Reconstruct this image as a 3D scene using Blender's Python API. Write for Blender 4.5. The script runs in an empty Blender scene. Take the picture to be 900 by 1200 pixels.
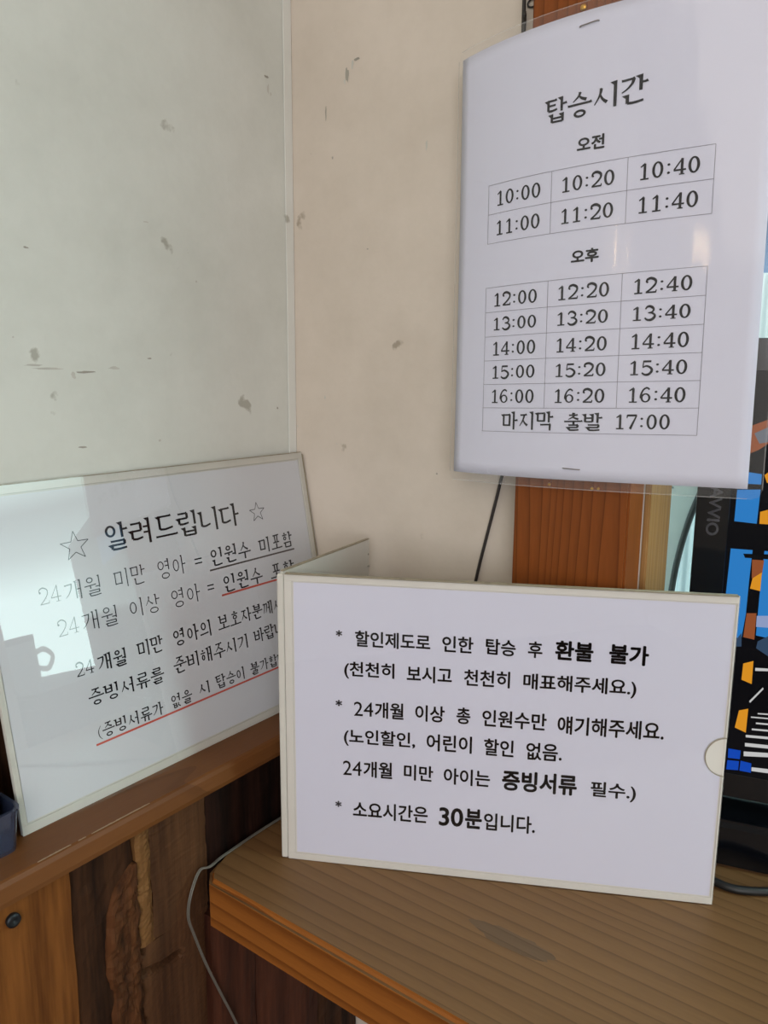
import bpy, bmesh, math, random
from mathutils import Vector, Matrix
random.seed(7)
SC = bpy.context.scene
COL = SC.collection

# ------------------------------------------------------------------ camera
CZ = 1.27                                   # camera height above the floor; all heights below are given relative to it
def W(x, y, z): return Vector((x, y, z + CZ))
cam_data = bpy.data.cameras.new('camera')
cam_data.sensor_fit = 'VERTICAL'; cam_data.sensor_height = 24.0; cam_data.sensor_width = 18.0
cam_data.lens = 18.0; cam_data.clip_start = 0.01; cam_data.clip_end = 200
cam = bpy.data.objects.new('camera', cam_data); COL.objects.link(cam)
cam.matrix_world = Matrix(((0.80664771, -0.11016789, 0.58067419, 0),
                           (0.5909924, 0.13889634, -0.79462934, 0),
                           (0.00688912, 0.98415997, 0.17714879, CZ),
                           (0, 0, 0, 1)))
SC.camera = cam

# ------------------------------------------------------------------ exposure
SC.view_settings.view_transform = 'Standard'
SC.view_settings.look = 'None'
SC.view_settings.exposure = 0.2
SC.view_settings.gamma = 1.0
SC.view_settings.use_curve_mapping = False
SC.cycles.max_bounces = 8; SC.cycles.diffuse_bounces = 4; SC.cycles.transparent_max_bounces = 16

# ------------------------------------------------------------------ world: daylight sky, bright cloud to the right, blue to the north
world = bpy.data.worlds.new('sky'); SC.world = world; world.use_nodes = True
wn = world.node_tree; wn.nodes.clear()
def wnode(t, **k):
    n = wn.nodes.new(t)
    for a, b in k.items(): setattr(n, a, b)
    return n
tc = wnode('ShaderNodeTexCoord'); sep = wnode('ShaderNodeSeparateXYZ')
wn.links.new(tc.outputs['Generated'], sep.inputs[0])
az = wnode('ShaderNodeMapRange', interpolation_type='SMOOTHSTEP')           # azimuth: -x..+x
az.inputs['From Min'].default_value = 0.0; az.inputs['From Max'].default_value = 0.35
wn.links.new(sep.outputs['X'], az.inputs['Value'])
mix = wnode('ShaderNodeMix', data_type='RGBA')
mix.inputs[6].default_value = (0.40, 0.68, 1.05, 1); mix.inputs[7].default_value = (4.9, 6.6, 6.4, 1)
wn.links.new(az.outputs[0], mix.inputs[0])
band = wnode('ShaderNodeValToRGB')                                           # a soft grey bank of cloud above the horizon
cr = band.color_ramp
cr.elements[0].position = 0.0; cr.elements[0].color = (1, 1, 1, 1)
cr.elements[1].position = 1.0; cr.elements[1].color = (1, 1, 1, 1)
BAND = ((0.07, 1.0), (0.115, 0.50), (0.165, 0.27), (0.225, 0.95))
for p, v in BAND:
    e = cr.elements.new(p); e.color = (v, v, v, 1)
wn.links.new(sep.outputs['Z'], band.inputs[0])
mul = wnode('ShaderNodeMix', data_type='RGBA', blend_type='MULTIPLY'); mul.inputs[0].default_value = 1.0
wn.links.new(mix.outputs[2], mul.inputs[6]); wn.links.new(band.outputs[0], mul.inputs[7])
bg = wnode('ShaderNodeBackground'); bg.inputs['Strength'].default_value = 1.0
wo = wnode('ShaderNodeOutputWorld')
wn.links.new(mul.outputs[2], bg.inputs['Color']); wn.links.new(bg.outputs[0], wo.inputs['Surface'])

# ------------------------------------------------------------------ large area lights
def area(name, loc, target, sx, sy, power, color):
    l = bpy.data.lights.new(name, 'AREA'); l.shape = 'RECTANGLE'; l.size = sx; l.size_y = sy
    l.energy = power; l.color = color
    o = bpy.data.objects.new(name, l); COL.objects.link(o); o.location = loc
    o.rotation_euler = (Vector(target) - Vector(loc)).to_track_quat('-Z', 'Y').to_euler()
    return o
area('room_fill', W(1.4, -1.9, 0.25), W(-0.25, 0.4, -0.1), 1.5, 1.1, 33, (0.93, 0.94, 1.0))  # added light behind the camera to the right; no window is built there
area('overhead_fill', W(0.5, -1.3, 1.0), W(0.3, -0.6, -0.5), 1.2, 1.2, 8, (1.0, 0.90, 0.80))  # added warm fill from overhead

# ---- measured layouts (metres on each sheet, or room coordinates)
FRONT_TEXT = [
    (0, '*', 0, [0.0381, 0.18148, 0.00466, -2e-05, 0.0, 0.00483]),
    (0, '할인제도로', 0, [0.05221, 0.17466, 0.05456, 0.00013, 0.0, 0.01222]),
    (0, '인한', 0, [0.11512, 0.17504, 0.02196, -9e-05, 0.0, 0.012]),
    (0, '탑승', 0, [0.1457, 0.17522, 0.02083, -0.00064, 0.0, 0.01189]),
    (0, '후', 0, [0.17483, 0.17471, 0.00995, -0.00012, 0.0, 0.0121]),
    (0, '환불', 1, [0.19328, 0.17443, 0.02577, -0.00024, 0.0, 0.01419]),
    (0, '불가', 1, [0.22941, 0.17418, 0.02617, -0.00029, 0.0, 0.01434]),
    (1, '(천천히', 0, [0.04422, 0.14966, 0.03697, 0.00046, 0.0, 0.01342]),
    (1, '보시고', 0, [0.0901, 0.15046, 0.03249, 0.0005, 0.0, 0.0126]),
    (1, '천천히', 0, [0.13106, 0.15064, 0.03232, 0.00028, 0.0, 0.01245]),
    (1, '매표해주세요.)', 0, [0.17253, 0.14934, 0.07638, 0.00061, 0.0, 0.01388]),
    (2, '*', 0, [0.03768, 0.12775, 0.00493, 6e-05, 0.0, 0.005]),
    (2, '24', 0, [0.0514, 0.12132, 0.01441, 0.00026, 0.0, 0.01106]),
    (2, '개월', 0, [0.06696, 0.12068, 0.02123, 0.00025, 0.0, 0.01273]),
    (2, '이상', 0, [0.09667, 0.12098, 0.02131, 0.00015, 0.0, 0.01269]),
    (2, '총', 0, [0.12642, 0.12139, 0.01005, 7e-05, 0.0, 0.01271]),
    (2, '인원수만', 0, [0.14484, 0.12099, 0.04499, 0.00011, 0.0, 0.01297]),
    (2, '얘기해주세요.', 0, [0.19742, 0.1197, 0.07167, 0.00083, 0.0, 0.01374]),
    (3, '(노인할인,', 0, [0.04384, 0.09713, 0.05313, 0.00077, 0.0, 0.01389]),
    (3, '어린이', 0, [0.10527, 0.09866, 0.03283, 0.00035, 0.0, 0.01331]),
    (3, '할인', 0, [0.14664, 0.099, 0.02117, -8e-05, 0.0, 0.01308]),
    (3, '없음.', 0, [0.17653, 0.09828, 0.02493, 0.00038, 0.0, 0.01337]),
    (4, '24', 0, [0.04311, 0.07355, 0.01419, 0.00035, 0.0, 0.01157]),
    (4, '개월', 0, [0.05859, 0.07306, 0.02166, 0.00041, 0.0, 0.01316]),
    (4, '미만', 0, [0.08889, 0.07412, 0.02168, -0.0001, 0.0, 0.01257]),
    (4, '아이는', 0, [0.11826, 0.07363, 0.03359, 0.00033, 0.0, 0.01294]),
    (4, '증빙서류', 1, [0.16031, 0.07293, 0.05264, 0.00057, 0.0, 0.01604]),
    (4, '필수.)', 0, [0.22243, 0.07249, 0.03104, 7e-05, 0.0, 0.01374]),
    (5, '*', 0, [0.03717, 0.04681, 0.0048, 1e-05, 0.0, 0.00513]),
    (5, '소요시간은', 0, [0.05066, 0.03945, 0.05651, 0.00098, 0.0, 0.01375]),
    (5, '30', 1, [0.11541, 0.03987, 0.01789, 0.00059, 0.0, 0.01501]),
    (5, '분', 1, [0.13457, 0.03991, 0.01238, 0.0002, 0.0, 0.01595]),
    (5, '입니다.', 0, [0.14838, 0.03993, 0.03679, 0.00049, 0.0, 0.01399]),
]
LEFT_TEXT = [
    (0, '알려드립니다', 0, [0.0934, 0.1699, 0.12908, -0.00073, 0.0, 0.02076]),
    (1, '24', 0, [0.03726, 0.14355, 0.01543, 0.00015, 0.0, 0.01168]),
    (1, '개월', 0, [0.05572, 0.14113, 0.02719, 4e-05, 0.0, 0.01441]),
    (1, '미만', 0, [0.0942, 0.1416, 0.02733, -0.00013, 0.0, 0.01458]),
    (1, '영아', 0, [0.13308, 0.14067, 0.0263, 0.00032, 0.0, 0.01537]),
    (1, '=', 0, [0.16853, 0.14613, 0.00743, -4e-05, 0.0, 0.00454]),
    (1, '인원수', 0, [0.18564, 0.14065, 0.04409, 0.00035, 0.0, 0.01536]),
    (1, '미포함', 0, [0.23894, 0.14118, 0.04288, 0.00049, 0.0, 0.01446]),
    (2, '24', 0, [0.04644, 0.11924, 0.01536, 8e-05, 0.0, 0.01162]),
    (2, '개월', 0, [0.06473, 0.11732, 0.02736, -0.00064, 0.0, 0.01469]),
    (2, '이상', 0, [0.10358, 0.11791, 0.02664, -0.00069, 0.0, 0.01421]),
    (2, '영아', 0, [0.14129, 0.11622, 0.02794, -6e-05, 0.0, 0.01494]),
    (2, '=', 0, [0.17718, 0.12283, 0.00675, -7e-05, 0.0, 0.00426]),
    (2, '인원수', 0, [0.19472, 0.11675, 0.04431, -0.0004, 0.0, 0.01524]),
    (2, '포함', 0, [0.24848, 0.11626, 0.03081, -0.00011, 0.0, 0.01391]),
    (3, '24', 0, [0.05431, 0.08862, 0.0135, -0.00023, 0.0, 0.01032]),
    (3, '개월', 0, [0.07118, 0.0864, 0.0228, -0.00034, 0.0, 0.01307]),
    (3, '미만', 0, [0.10339, 0.08714, 0.02381, -0.00032, 0.0, 0.01301]),
    (3, '영아의', 0, [0.13725, 0.08666, 0.03676, -0.00041, 0.0, 0.0136]),
    (3, '보호자분께서는', 0, [0.18187, 0.087, 0.08952, -0.00027, 0.0, 0.01295]),
    (4, '증빙서류를', 0, [0.05989, 0.06503, 0.06408, -0.00144, 0.0, 0.01262]),
    (4, '준비해주시기', 0, [0.13323, 0.06573, 0.0771, -0.00052, 0.0, 0.01326]),
    (4, '바랍니다', 0, [0.21752, 0.06619, 0.05009, -6e-05, 0.0, 0.01281]),
    (5, '(', 0, [0.06272, 0.04013, 0.00272, 2e-05, 0.0, 0.00995]),
    (5, '증빙서류가', 0, [0.06617, 0.04037, 0.05204, -0.00072, 0.0, 0.01094]),
    (5, '없을', 0, [0.12636, 0.04048, 0.01985, -0.00021, 0.0, 0.01118]),
    (5, '시', 0, [0.15346, 0.04223, 0.01003, -0.00031, 0.0, 0.01017]),
    (5, '탑승이', 0, [0.17015, 0.04164, 0.03128, -0.00099, 0.0, 0.01145]),
    (5, '불가합니다', 0, [0.20887, 0.04092, 0.05447, -0.00034, 0.0, 0.01087]),
]
LEFT_LINES = [[0.18237, 0.1383, 0.28248, 0.13884, 0.0014], [0.19067, 0.11556, 0.27913, 0.11539, 0.0016], [0.05986, 0.03775, 0.26417, 0.03913, 0.0015]]
LEFT_STARS = [[0.06878, 0.17862, 0.0112], [0.24378, 0.17844, 0.0092]]
POSTER_TEXT = [
    (0, '탑', 0, [0.07245, 0.23427, 0.01619, -0.00043, 0.0, 0.01567]),
    (0, '승', 0, [0.08899, 0.23391, 0.01648, -0.00015, 0.0, 0.01565]),
    (0, '시', 0, [0.1066, 0.23599, 0.01439, 5e-05, 0.0, 0.01531]),
    (0, '간', 0, [0.12366, 0.23516, 0.0164, 0.0003, 0.0, 0.01653]),
    (1, '오전', 1, [0.09617, 0.21259, 0.01818, -0.00022, 0.0, 0.0089]),
    (2, '오후', 1, [0.09469, 0.14265, 0.01885, 6e-05, 0.0, 0.00899]),
    (8, '마지막', 0, [0.04427, 0.03294, 0.04201, 0.00034, 0.0, 0.01312]),
    (8, '출발', 0, [0.09409, 0.03319, 0.02662, 0.00024, 0.0, 0.01237]),
    (8, '17:00', 0, [0.1296, 0.03457, 0.03346, 0.00024, 0.0, 0.01023]),
]
GRID = {'cu': [0.02846, 0.07915, 0.12958, 0.17985], 'ru': [0.2041, 0.1842, 0.16423], 'cl': [0.028, 0.0788, 0.12919, 0.17944], 'rl': [0.13367, 0.11641, 0.09922, 0.08224, 0.06534, 0.04853]}
POSTER_SURF = [-0.30376, -0.07344, 0.5001, 0.03011, 0.00293, 0.00563, 0.01315, 0.00147, 0.00322, -0.00095, -0.00429]
STAPLES = [[0.09576, 0.28822, 0.10788, 0.28907], [0.09465, 0.00799, 0.10625, 0.00737]]
MON = [-0.14487, 0.592, -0.32146, 0.24426, 0.0]
SCREEN = [
    ('blue', [[0.0267, 0.2401], [0.042, 0.2411], [0.0416, 0.216], [0.0266, 0.2167]]),
    ('blue', [[0.0318, 0.2535], [0.0419, 0.2522], [0.042, 0.2448], [0.0325, 0.2448]]),
    ('brown', [[0.0308, 0.286], [0.0424, 0.2912], [0.0439, 0.2743], [0.0388, 0.2699], [0.0324, 0.2665]]),
    ('grey', [[0.0345, 0.2813], [0.0439, 0.2864], [0.0449, 0.2756], [0.0384, 0.2741]]),
    ('orange', [[0.0431, 0.2249], [0.0496, 0.2273], [0.0505, 0.2161], [0.0433, 0.2161]]),
    ('orange', [[0.0436, 0.2517], [0.0472, 0.255], [0.0479, 0.2464], [0.0457, 0.2462]]),
    ('blue', [[0.0259, 0.1961], [0.0405, 0.1962], [0.0401, 0.1736], [0.04, 0.1474], [0.0386, 0.1286], [0.0247, 0.1266]]),
    ('blue', [[0.0483, 0.1963], [0.055, 0.1963], [0.0608, 0.1304], [0.0481, 0.1319], [0.0479, 0.1615]]),
    ('black', [[0.0345, 0.193], [0.0535, 0.1942], [0.0539, 0.1904], [0.0359, 0.19]]),
    ('brown', [[0.0408, 0.1891], [0.0487, 0.1893], [0.0482, 0.1783], [0.0417, 0.175]]),
    ('orange', [[0.0422, 0.1751], [0.048, 0.1802], [0.0481, 0.166], [0.0412, 0.1672]]),
    ('brown', [[0.0405, 0.1481], [0.047, 0.1489], [0.0473, 0.1285], [0.0397, 0.1294]]),
    ('pale', [[0.0474, 0.147], [0.0558, 0.1481], [0.0566, 0.139], [0.0476, 0.1385]]),
    ('slate', [[0.0496, 0.1275], [0.0582, 0.134], [0.0598, 0.1157], [0.049, 0.1221]]),
    ('slate', [[0.0342, 0.1253], [0.0383, 0.1326], [0.0391, 0.122], [0.0339, 0.1212]]),
    ('orange', [[0.0414, 0.1089], [0.0481, 0.1119], [0.0484, 0.0937], [0.0412, 0.096]]),
    ('orange', [[0.0415, 0.0713], [0.0477, 0.0738], [0.0476, 0.0544], [0.0397, 0.0571]]),
    ('white', [[0.0497, 0.1068], [0.0599, 0.1077], [0.0601, 0.1057], [0.0499, 0.1044]]),
    ('white', [[0.0544, 0.0716], [0.0629, 0.0725], [0.063, 0.0714], [0.0544, 0.0706]]),
    ('white', [[0.05, 0.068], [0.0632, 0.0691], [0.0633, 0.0681], [0.0501, 0.067]]),
    ('white', [[0.0538, 0.0639], [0.0636, 0.0647], [0.0637, 0.0634], [0.0539, 0.0626]]),
    ('white', [[0.0514, 0.0586], [0.064, 0.0597], [0.0642, 0.0583], [0.0515, 0.0572]]),
    ('white', [[0.0477, 0.0527], [0.0645, 0.0542], [0.0647, 0.0522], [0.0479, 0.0507]]),
    ('white', [[0.0477, 0.0461], [0.0651, 0.0475], [0.0653, 0.0447], [0.0479, 0.0433]]),
    ('white', [[0.0474, 0.039], [0.0656, 0.0413], [0.0659, 0.0379], [0.0477, 0.0352]]),
    ('white', [[0.0538, 0.0273], [0.0668, 0.0283], [0.0671, 0.0249], [0.054, 0.0242]]),
    ('white', [[0.0478, 0.08], [0.0561, 0.0923], [0.0567, 0.0911], [0.0485, 0.0787]]),
    ('royal', [[0.0366, 0.0393], [0.0453, 0.0393], [0.0452, 0.0322], [0.0369, 0.0316]]),
    ('royal', [[0.0367, 0.0297], [0.0448, 0.0304], [0.0448, 0.0229], [0.0365, 0.0219]]),
    ('royal', [[0.0459, 0.031], [0.0534, 0.0304], [0.0537, 0.0227], [0.0457, 0.0228]]),
]
WALL_CABLE = [
    [-0.27404, 0.538, 0.27049],
    [-0.27309, 0.538, 0.24846],
    [-0.27347, 0.538, 0.22645],
    [-0.27056, 0.538, -0.02638],
    [-0.27946, 0.538, -0.08129],
    [-0.2907, 0.538, -0.12944],
    [-0.29967, 0.538, -0.16864],
]
CORD_TOP = [
    [-0.41361, 0.43958, -0.36854],
    [-0.41523, 0.42562, -0.36854],
    [-0.41579, 0.39646, -0.36854],
    [-0.41527, 0.37281, -0.36854],
    [-0.41458, 0.35722, -0.36854],
    [-0.41291, 0.34557, -0.36854],
]
CORD_HANG = [
    [-0.4075, 0.3326, -0.37012],
    [-0.4075, 0.32735, -0.37962],
    [-0.4075, 0.32419, -0.39594],
    [-0.4075, 0.32896, -0.41464],
    [-0.4075, 0.33755, -0.44443],
    [-0.4075, 0.34995, -0.47726],
    [-0.4075, 0.36475, -0.51559],
    [-0.4075, 0.38215, -0.56601],
]
BLACK_CABLE = [
    [-0.12536, 0.55806, -0.36854],
    [-0.11231, 0.55535, -0.36854],
    [-0.10118, 0.55401, -0.36854],
    [-0.09276, 0.5532, -0.36854],
    [-0.08294, 0.55589, -0.36854],
    [-0.06777, 0.5655, -0.36854],
    [-0.0483, 0.58293, -0.36854],
]
SCREW = [-0.42, 0.20042, -0.32382]
PIN = [-0.21706, 0.509, 0.23058]
OLDST = [[-0.2256, 0.509, -0.07571], [-0.19396, 0.509, -0.07588], [-0.18942, 0.509, -0.07546]]
HOOK = [-0.26828, 0.5395, 0.25681]
STAIN_L = [
    [0.50967, 0.2471, 0.006, 0.002],
    [0.51146, 0.23824, 0.002, 0.007],
    [0.51445, 0.23501, 0.0015, 0.003],
    [0.51605, -0.03154, 0.002, 0.002],
    [0.28434, 0.00402, 0.012, 0.0012],
    [0.29518, 0.00187, 0.02, 0.0012],
    [0.32221, -0.00027, 0.012, 0.0014],
    [0.3454, 0.00295, 0.008, 0.0025],
    [0.31273, -0.00268, 0.003, 0.004],
    [0.31651, -0.05329, 0.007, 0.0015],
    [0.38346, -0.05273, 0.002, 0.0015],
    [0.27111, 0.02191, 0.0015, 0.0015],
    [0.28435, 0.07959, 0.004, 0.0012],
    [0.37922, 0.11007, 0.004, 0.001],
    [0.42598, 0.07168, 0.0015, 0.002],
    [0.37738, 0.01034, 0.003, 0.001],
]
STAIN_B = [
    [-0.42602, 0.25476, 0.006, 0.002],
    [-0.43051, 0.25183, 0.002, 0.006],
    [-0.43595, 0.24448, 0.003, 0.01],
    [-0.43871, 0.23978, 0.0015, 0.004],
    [-0.45945, 0.21895, 0.0015, 0.009],
    [-0.46253, -0.02186, 0.0016, 0.003],
    [-0.45208, 0.18222, 0.0016, 0.002],
    [-0.49666, -0.04903, 0.0015, 0.002],
    [-0.3405, -0.0818, 0.0015, 0.0015],
    [-0.44858, -0.06317, 0.001, 0.001],
    [-0.41394, 0.10391, 0.002, 0.001],
    [-0.35587, 0.17745, 0.0015, 0.006],
]
PALE = [[-0.20583, 0.72, -0.09268], [-0.17372, 0.72, -0.08995], [-0.20103, 0.72, -0.20601], [-0.15947, 0.72, -0.19848]]
ARC = [
    [-0.16573, 0.7, -0.09168],
    [-0.17385, 0.7, -0.11672],
    [-0.18, 0.7, -0.14217],
    [-0.18418, 0.7, -0.16633],
    [-0.18684, 0.7, -0.19229],
    [-0.18768, 0.7, -0.22324],
]
MON_W, MON_H = 0.85, 0.348
BULB = 22.0

# ------------------------------------------------------------------ materials
def srgb(r, g, b):
    f = lambda c: (c / 255) / 12.92 if c / 255 <= 0.04045 else ((c / 255 + 0.055) / 1.055) ** 2.4
    return (f(r), f(g), f(b), 1.0)
def newmat(name):
    m = bpy.data.materials.new(name); m.use_nodes = True
    nt = m.node_tree; b = nt.nodes['Principled BSDF']
    return m, nt, b
def N(nt, t, **k):
    n = nt.nodes.new(t)
    for a, v in k.items(): setattr(n, a, v)
    return n
def plain(name, col, rough=0.5, metal=0.0, spec=0.5, noise=0.0, scale=60, bump=0.0):
    m, nt, b = newmat(name)
    b.inputs['Roughness'].default_value = rough; b.inputs['Metallic'].default_value = metal
    b.inputs['Specular IOR Level'].default_value = spec
    tcn = N(nt, 'ShaderNodeTexCoord'); nz = N(nt, 'ShaderNodeTexNoise'); nz.inputs['Scale'].default_value = scale
    nz.inputs['Detail'].default_value = 5
    nt.links.new(tcn.outputs['Object'], nz.inputs['Vector'])
    mx = N(nt, 'ShaderNodeMix', data_type='RGBA')
    k = 1 - noise
    mx.inputs[6].default_value = (col[0] * k, col[1] * k, col[2] * k, 1)
    mx.inputs[7].default_value = (min(1, col[0] * (2 - k)), min(1, col[1] * (2 - k)), min(1, col[2] * (2 - k)), 1)
    nt.links.new(nz.outputs['Fac'], mx.inputs[0]); nt.links.new(mx.outputs[2], b.inputs['Base Color'])
    if bump:
        bp = N(nt, 'ShaderNodeBump'); bp.inputs['Strength'].default_value = bump; bp.inputs['Distance'].default_value = 0.002
        nt.links.new(nz.outputs['Fac'], bp.inputs['Height']); nt.links.new(bp.outputs[0], b.inputs['Normal'])
    return m
def plaster(name, col, dirt):
    m, nt, b = newmat(name); b.inputs['Roughness'].default_value = 0.75; b.inputs['Specular IOR Level'].default_value = 0.25
    tcn = N(nt, 'ShaderNodeTexCoord')
    n1 = N(nt, 'ShaderNodeTexNoise'); n1.inputs['Scale'].default_value = 9; n1.inputs['Detail'].default_value = 8; n1.inputs['Roughness'].default_value = 0.65
    n2 = N(nt, 'ShaderNodeTexNoise'); n2.inputs['Scale'].default_value = 140; n2.inputs['Detail'].default_value = 4
    n3 = N(nt, 'ShaderNodeTexNoise'); n3.inputs['Scale'].default_value = 26; n3.inputs['Detail'].default_value = 6
    for n in (n1, n2, n3): nt.links.new(tcn.outputs['Object'], n.inputs['Vector'])
    r = N(nt, 'ShaderNodeValToRGB'); r.color_ramp.elements[0].position = 0.28; r.color_ramp.elements[1].position = 0.62
    r.color_ramp.elements[0].color = dirt; r.color_ramp.elements[1].color = col
    nt.links.new(n1.outputs['Fac'], r.inputs[0])
    sp = N(nt, 'ShaderNodeValToRGB'); sp.color_ramp.elements[0].position = 0.285; sp.color_ramp.elements[1].position = 0.32
    sp.color_ramp.elements[0].color = (0.62, 0.60, 0.56, 1); sp.color_ramp.elements[1].color = (1, 1, 1, 1)
    nt.links.new(n3.outputs['Fac'], sp.inputs[0])
    mu = N(nt, 'ShaderNodeMix', data_type='RGBA', blend_type='MULTIPLY'); mu.inputs[0].default_value = 1
    nt.links.new(r.outputs[0], mu.inputs[6]); nt.links.new(sp.outputs[0], mu.inputs[7])
    nt.links.new(mu.outputs[2], b.inputs['Base Color'])
    ad = N(nt, 'ShaderNodeMath', operation='ADD'); nt.links.new(n2.outputs['Fac'], ad.inputs[0]); nt.links.new(n3.outputs['Fac'], ad.inputs[1])
    bp = N(nt, 'ShaderNodeBump'); bp.inputs['Strength'].default_value = 0.12; bp.inputs['Distance'].default_value = 0.002
    nt.links.new(ad.outputs[0], bp.inputs['Height']); nt.links.new(bp.outputs[0], b.inputs['Normal'])
    return m
def wood(name, light, dark, grain='X', ring=55.0, fine=1.0, rough=0.5, seed=0.0, contrast=(0.3, 0.7), bump=0.15, ringmix=0.5, spec=0.12, tilt=0.0):
    m, nt, b = newmat(name); b.inputs['Roughness'].default_value = rough; b.inputs['Specular IOR Level'].default_value = spec
    tcn = N(nt, 'ShaderNodeTexCoord')
    mp = N(nt, 'ShaderNodeMapping')
    sc = {'X': (0.06, 1, 1), 'Y': (1, 0.06, 1), 'Z': (1, 1, 0.06)}[grain]
    mp.inputs['Scale'].default_value = sc; mp.inputs['Location'].default_value = (seed, seed * 1.7, seed * 0.6)
    mp.inputs['Rotation'].default_value = (0, 0, tilt)
    nt.links.new(tcn.outputs['Object'], mp.inputs['Vector'])
    n0 = N(nt, 'ShaderNodeTexNoise'); n0.inputs['Scale'].default_value = 14; n0.inputs['Detail'].default_value = 3
    nt.links.new(mp.outputs[0], n0.inputs['Vector'])
    wv = N(nt, 'ShaderNodeTexWave', wave_type='RINGS', rings_direction=grain); wv.inputs['Scale'].default_value = ring
    wv.inputs['Distortion'].default_value = 6; wv.inputs['Detail'].default_value = 3; wv.inputs['Detail Scale'].default_value = 2.0
    nt.links.new(mp.outputs[0], wv.inputs['Vector'])
    n1 = N(nt, 'ShaderNodeTexNoise'); n1.inputs['Scale'].default_value = 300 * fine; n1.inputs['Detail'].default_value = 4
    nt.links.new(mp.outputs[0], n1.inputs['Vector'])
    a = N(nt, 'ShaderNodeMix', data_type='FLOAT'); a.inputs[0].default_value = 1 - ringmix
    nt.links.new(wv.outputs['Fac'], a.inputs[2]); nt.links.new(n0.outputs['Fac'], a.inputs[3])
    c = N(nt, 'ShaderNodeMix', data_type='FLOAT'); c.inputs[0].default_value = 0.45
    nt.links.new(a.outputs[0], c.inputs[2]); nt.links.new(n1.outputs['Fac'], c.inputs[3])
    r = N(nt, 'ShaderNodeValToRGB'); r.color_ramp.elements[0].position = contrast[0]; r.color_ramp.elements[1].position = contrast[1]
    r.color_ramp.elements[0].color = dark; r.color_ramp.elements[1].color = light
    nt.links.new(c.outputs[0], r.inputs[0]); nt.links.new(r.outputs[0], b.inputs['Base Color'])
    bp = N(nt, 'ShaderNodeBump'); bp.inputs['Strength'].default_value = bump; bp.inputs['Distance'].default_value = 0.002
    nt.links.new(c.outputs[0], bp.inputs['Height']); nt.links.new(bp.outputs[0], b.inputs['Normal'])
    return m
def plank_wood(name, light, dark, grain='X', seed=0.0, bands=60, axis='Y', amount=0.6, rough=0.42):
    """planed softwood: soft early-wood colour with thin darker growth lines running along the board"""
    m, nt, b = newmat(name); b.inputs['Roughness'].default_value = rough; b.inputs['Specular IOR Level'].default_value = 0.18
    tcn = N(nt, 'ShaderNodeTexCoord'); mp = N(nt, 'ShaderNodeMapping')
    mp.inputs['Scale'].default_value = {'X': (0.10, 1, 1), 'Y': (1, 0.10, 1), 'Z': (1, 1, 0.10)}[grain]
    mp.inputs['Location'].default_value = (seed, seed * 1.7, seed * 0.6)
    nt.links.new(tcn.outputs['Object'], mp.inputs['Vector'])
    big = N(nt, 'ShaderNodeTexNoise'); big.inputs['Scale'].default_value = 16; big.inputs['Detail'].default_value = 2
    nt.links.new(mp.outputs[0], big.inputs['Vector'])
    wp = N(nt, 'ShaderNodeVectorMath', operation='MULTIPLY_ADD'); wp.inputs[1].default_value = (0.045, 0.045, 0.045)
    nt.links.new(big.outputs['Color'], wp.inputs[0]); nt.links.new(mp.outputs[0], wp.inputs[2])
    ad = wp
    wv = N(nt, 'ShaderNodeTexWave', wave_type='BANDS', bands_direction=axis, wave_profile='SAW'); wv.inputs['Scale'].default_value = bands / 2.2
    wv.inputs['Distortion'].default_value = 1.2; wv.inputs['Detail'].default_value = 2; wv.inputs['Detail Scale'].default_value = 0.6
    nt.links.new(ad.outputs[0], wv.inputs['Vector'])
    r1 = N(nt, 'ShaderNodeValToRGB'); e = r1.color_ramp.elements
    e[0].position = 0.0; e[0].color = (0, 0, 0, 1); e[1].position = 1.0; e[1].color = (1, 1, 1, 1)
    q = e.new(0.55); q.color = (0.15, 0.15, 0.15, 1); q = e.new(0.86); q.color = (0.5, 0.5, 0.5, 1); q = e.new(0.94); q.color = (1, 1, 1, 1)
    nt.links.new(wv.outputs['Fac'], r1.inputs[0])
    fi = N(nt, 'ShaderNodeTexNoise'); fi.inputs['Scale'].default_value = 480; fi.inputs['Detail'].default_value = 4
    nt.links.new(mp.outputs[0], fi.inputs['Vector'])
    sm = N(nt, 'ShaderNodeMath', operation='MULTIPLY'); sm.inputs[1].default_value = amount
    nt.links.new(r1.outputs[0], sm.inputs[0])
    s2 = N(nt, 'ShaderNodeMath', operation='MULTIPLY_ADD'); s2.inputs[1].default_value = 0.45
    nt.links.new(fi.outputs['Fac'], s2.inputs[0]); nt.links.new(sm.outputs[0], s2.inputs[2])
    s3 = N(nt, 'ShaderNodeMath', operation='MULTIPLY_ADD', use_clamp=True); s3.inputs[1].default_value = 0.35
    nt.links.new(big.outputs['Fac'], s3.inputs[0]); nt.links.new(s2.outputs[0], s3.inputs[2])
    sb = N(nt, 'ShaderNodeMath', operation='SUBTRACT', use_clamp=True); sb.inputs[1].default_value = 0.28; nt.links.new(s3.outputs[0], sb.inputs[0])
    mx = N(nt, 'ShaderNodeMix', data_type='RGBA'); mx.inputs[6].default_value = light; mx.inputs[7].default_value = dark
    nt.links.new(sb.outputs[0], mx.inputs[0]); nt.links.new(mx.outputs[2], b.inputs['Base Color'])
    bp = N(nt, 'ShaderNodeBump'); bp.inputs['Strength'].default_value = 0.08; bp.inputs['Distance'].default_value = 0.001
    nt.links.new(s2.outputs[0], bp.inputs['Height']); nt.links.new(bp.outputs[0], b.inputs['Normal'])
    return m
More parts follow.
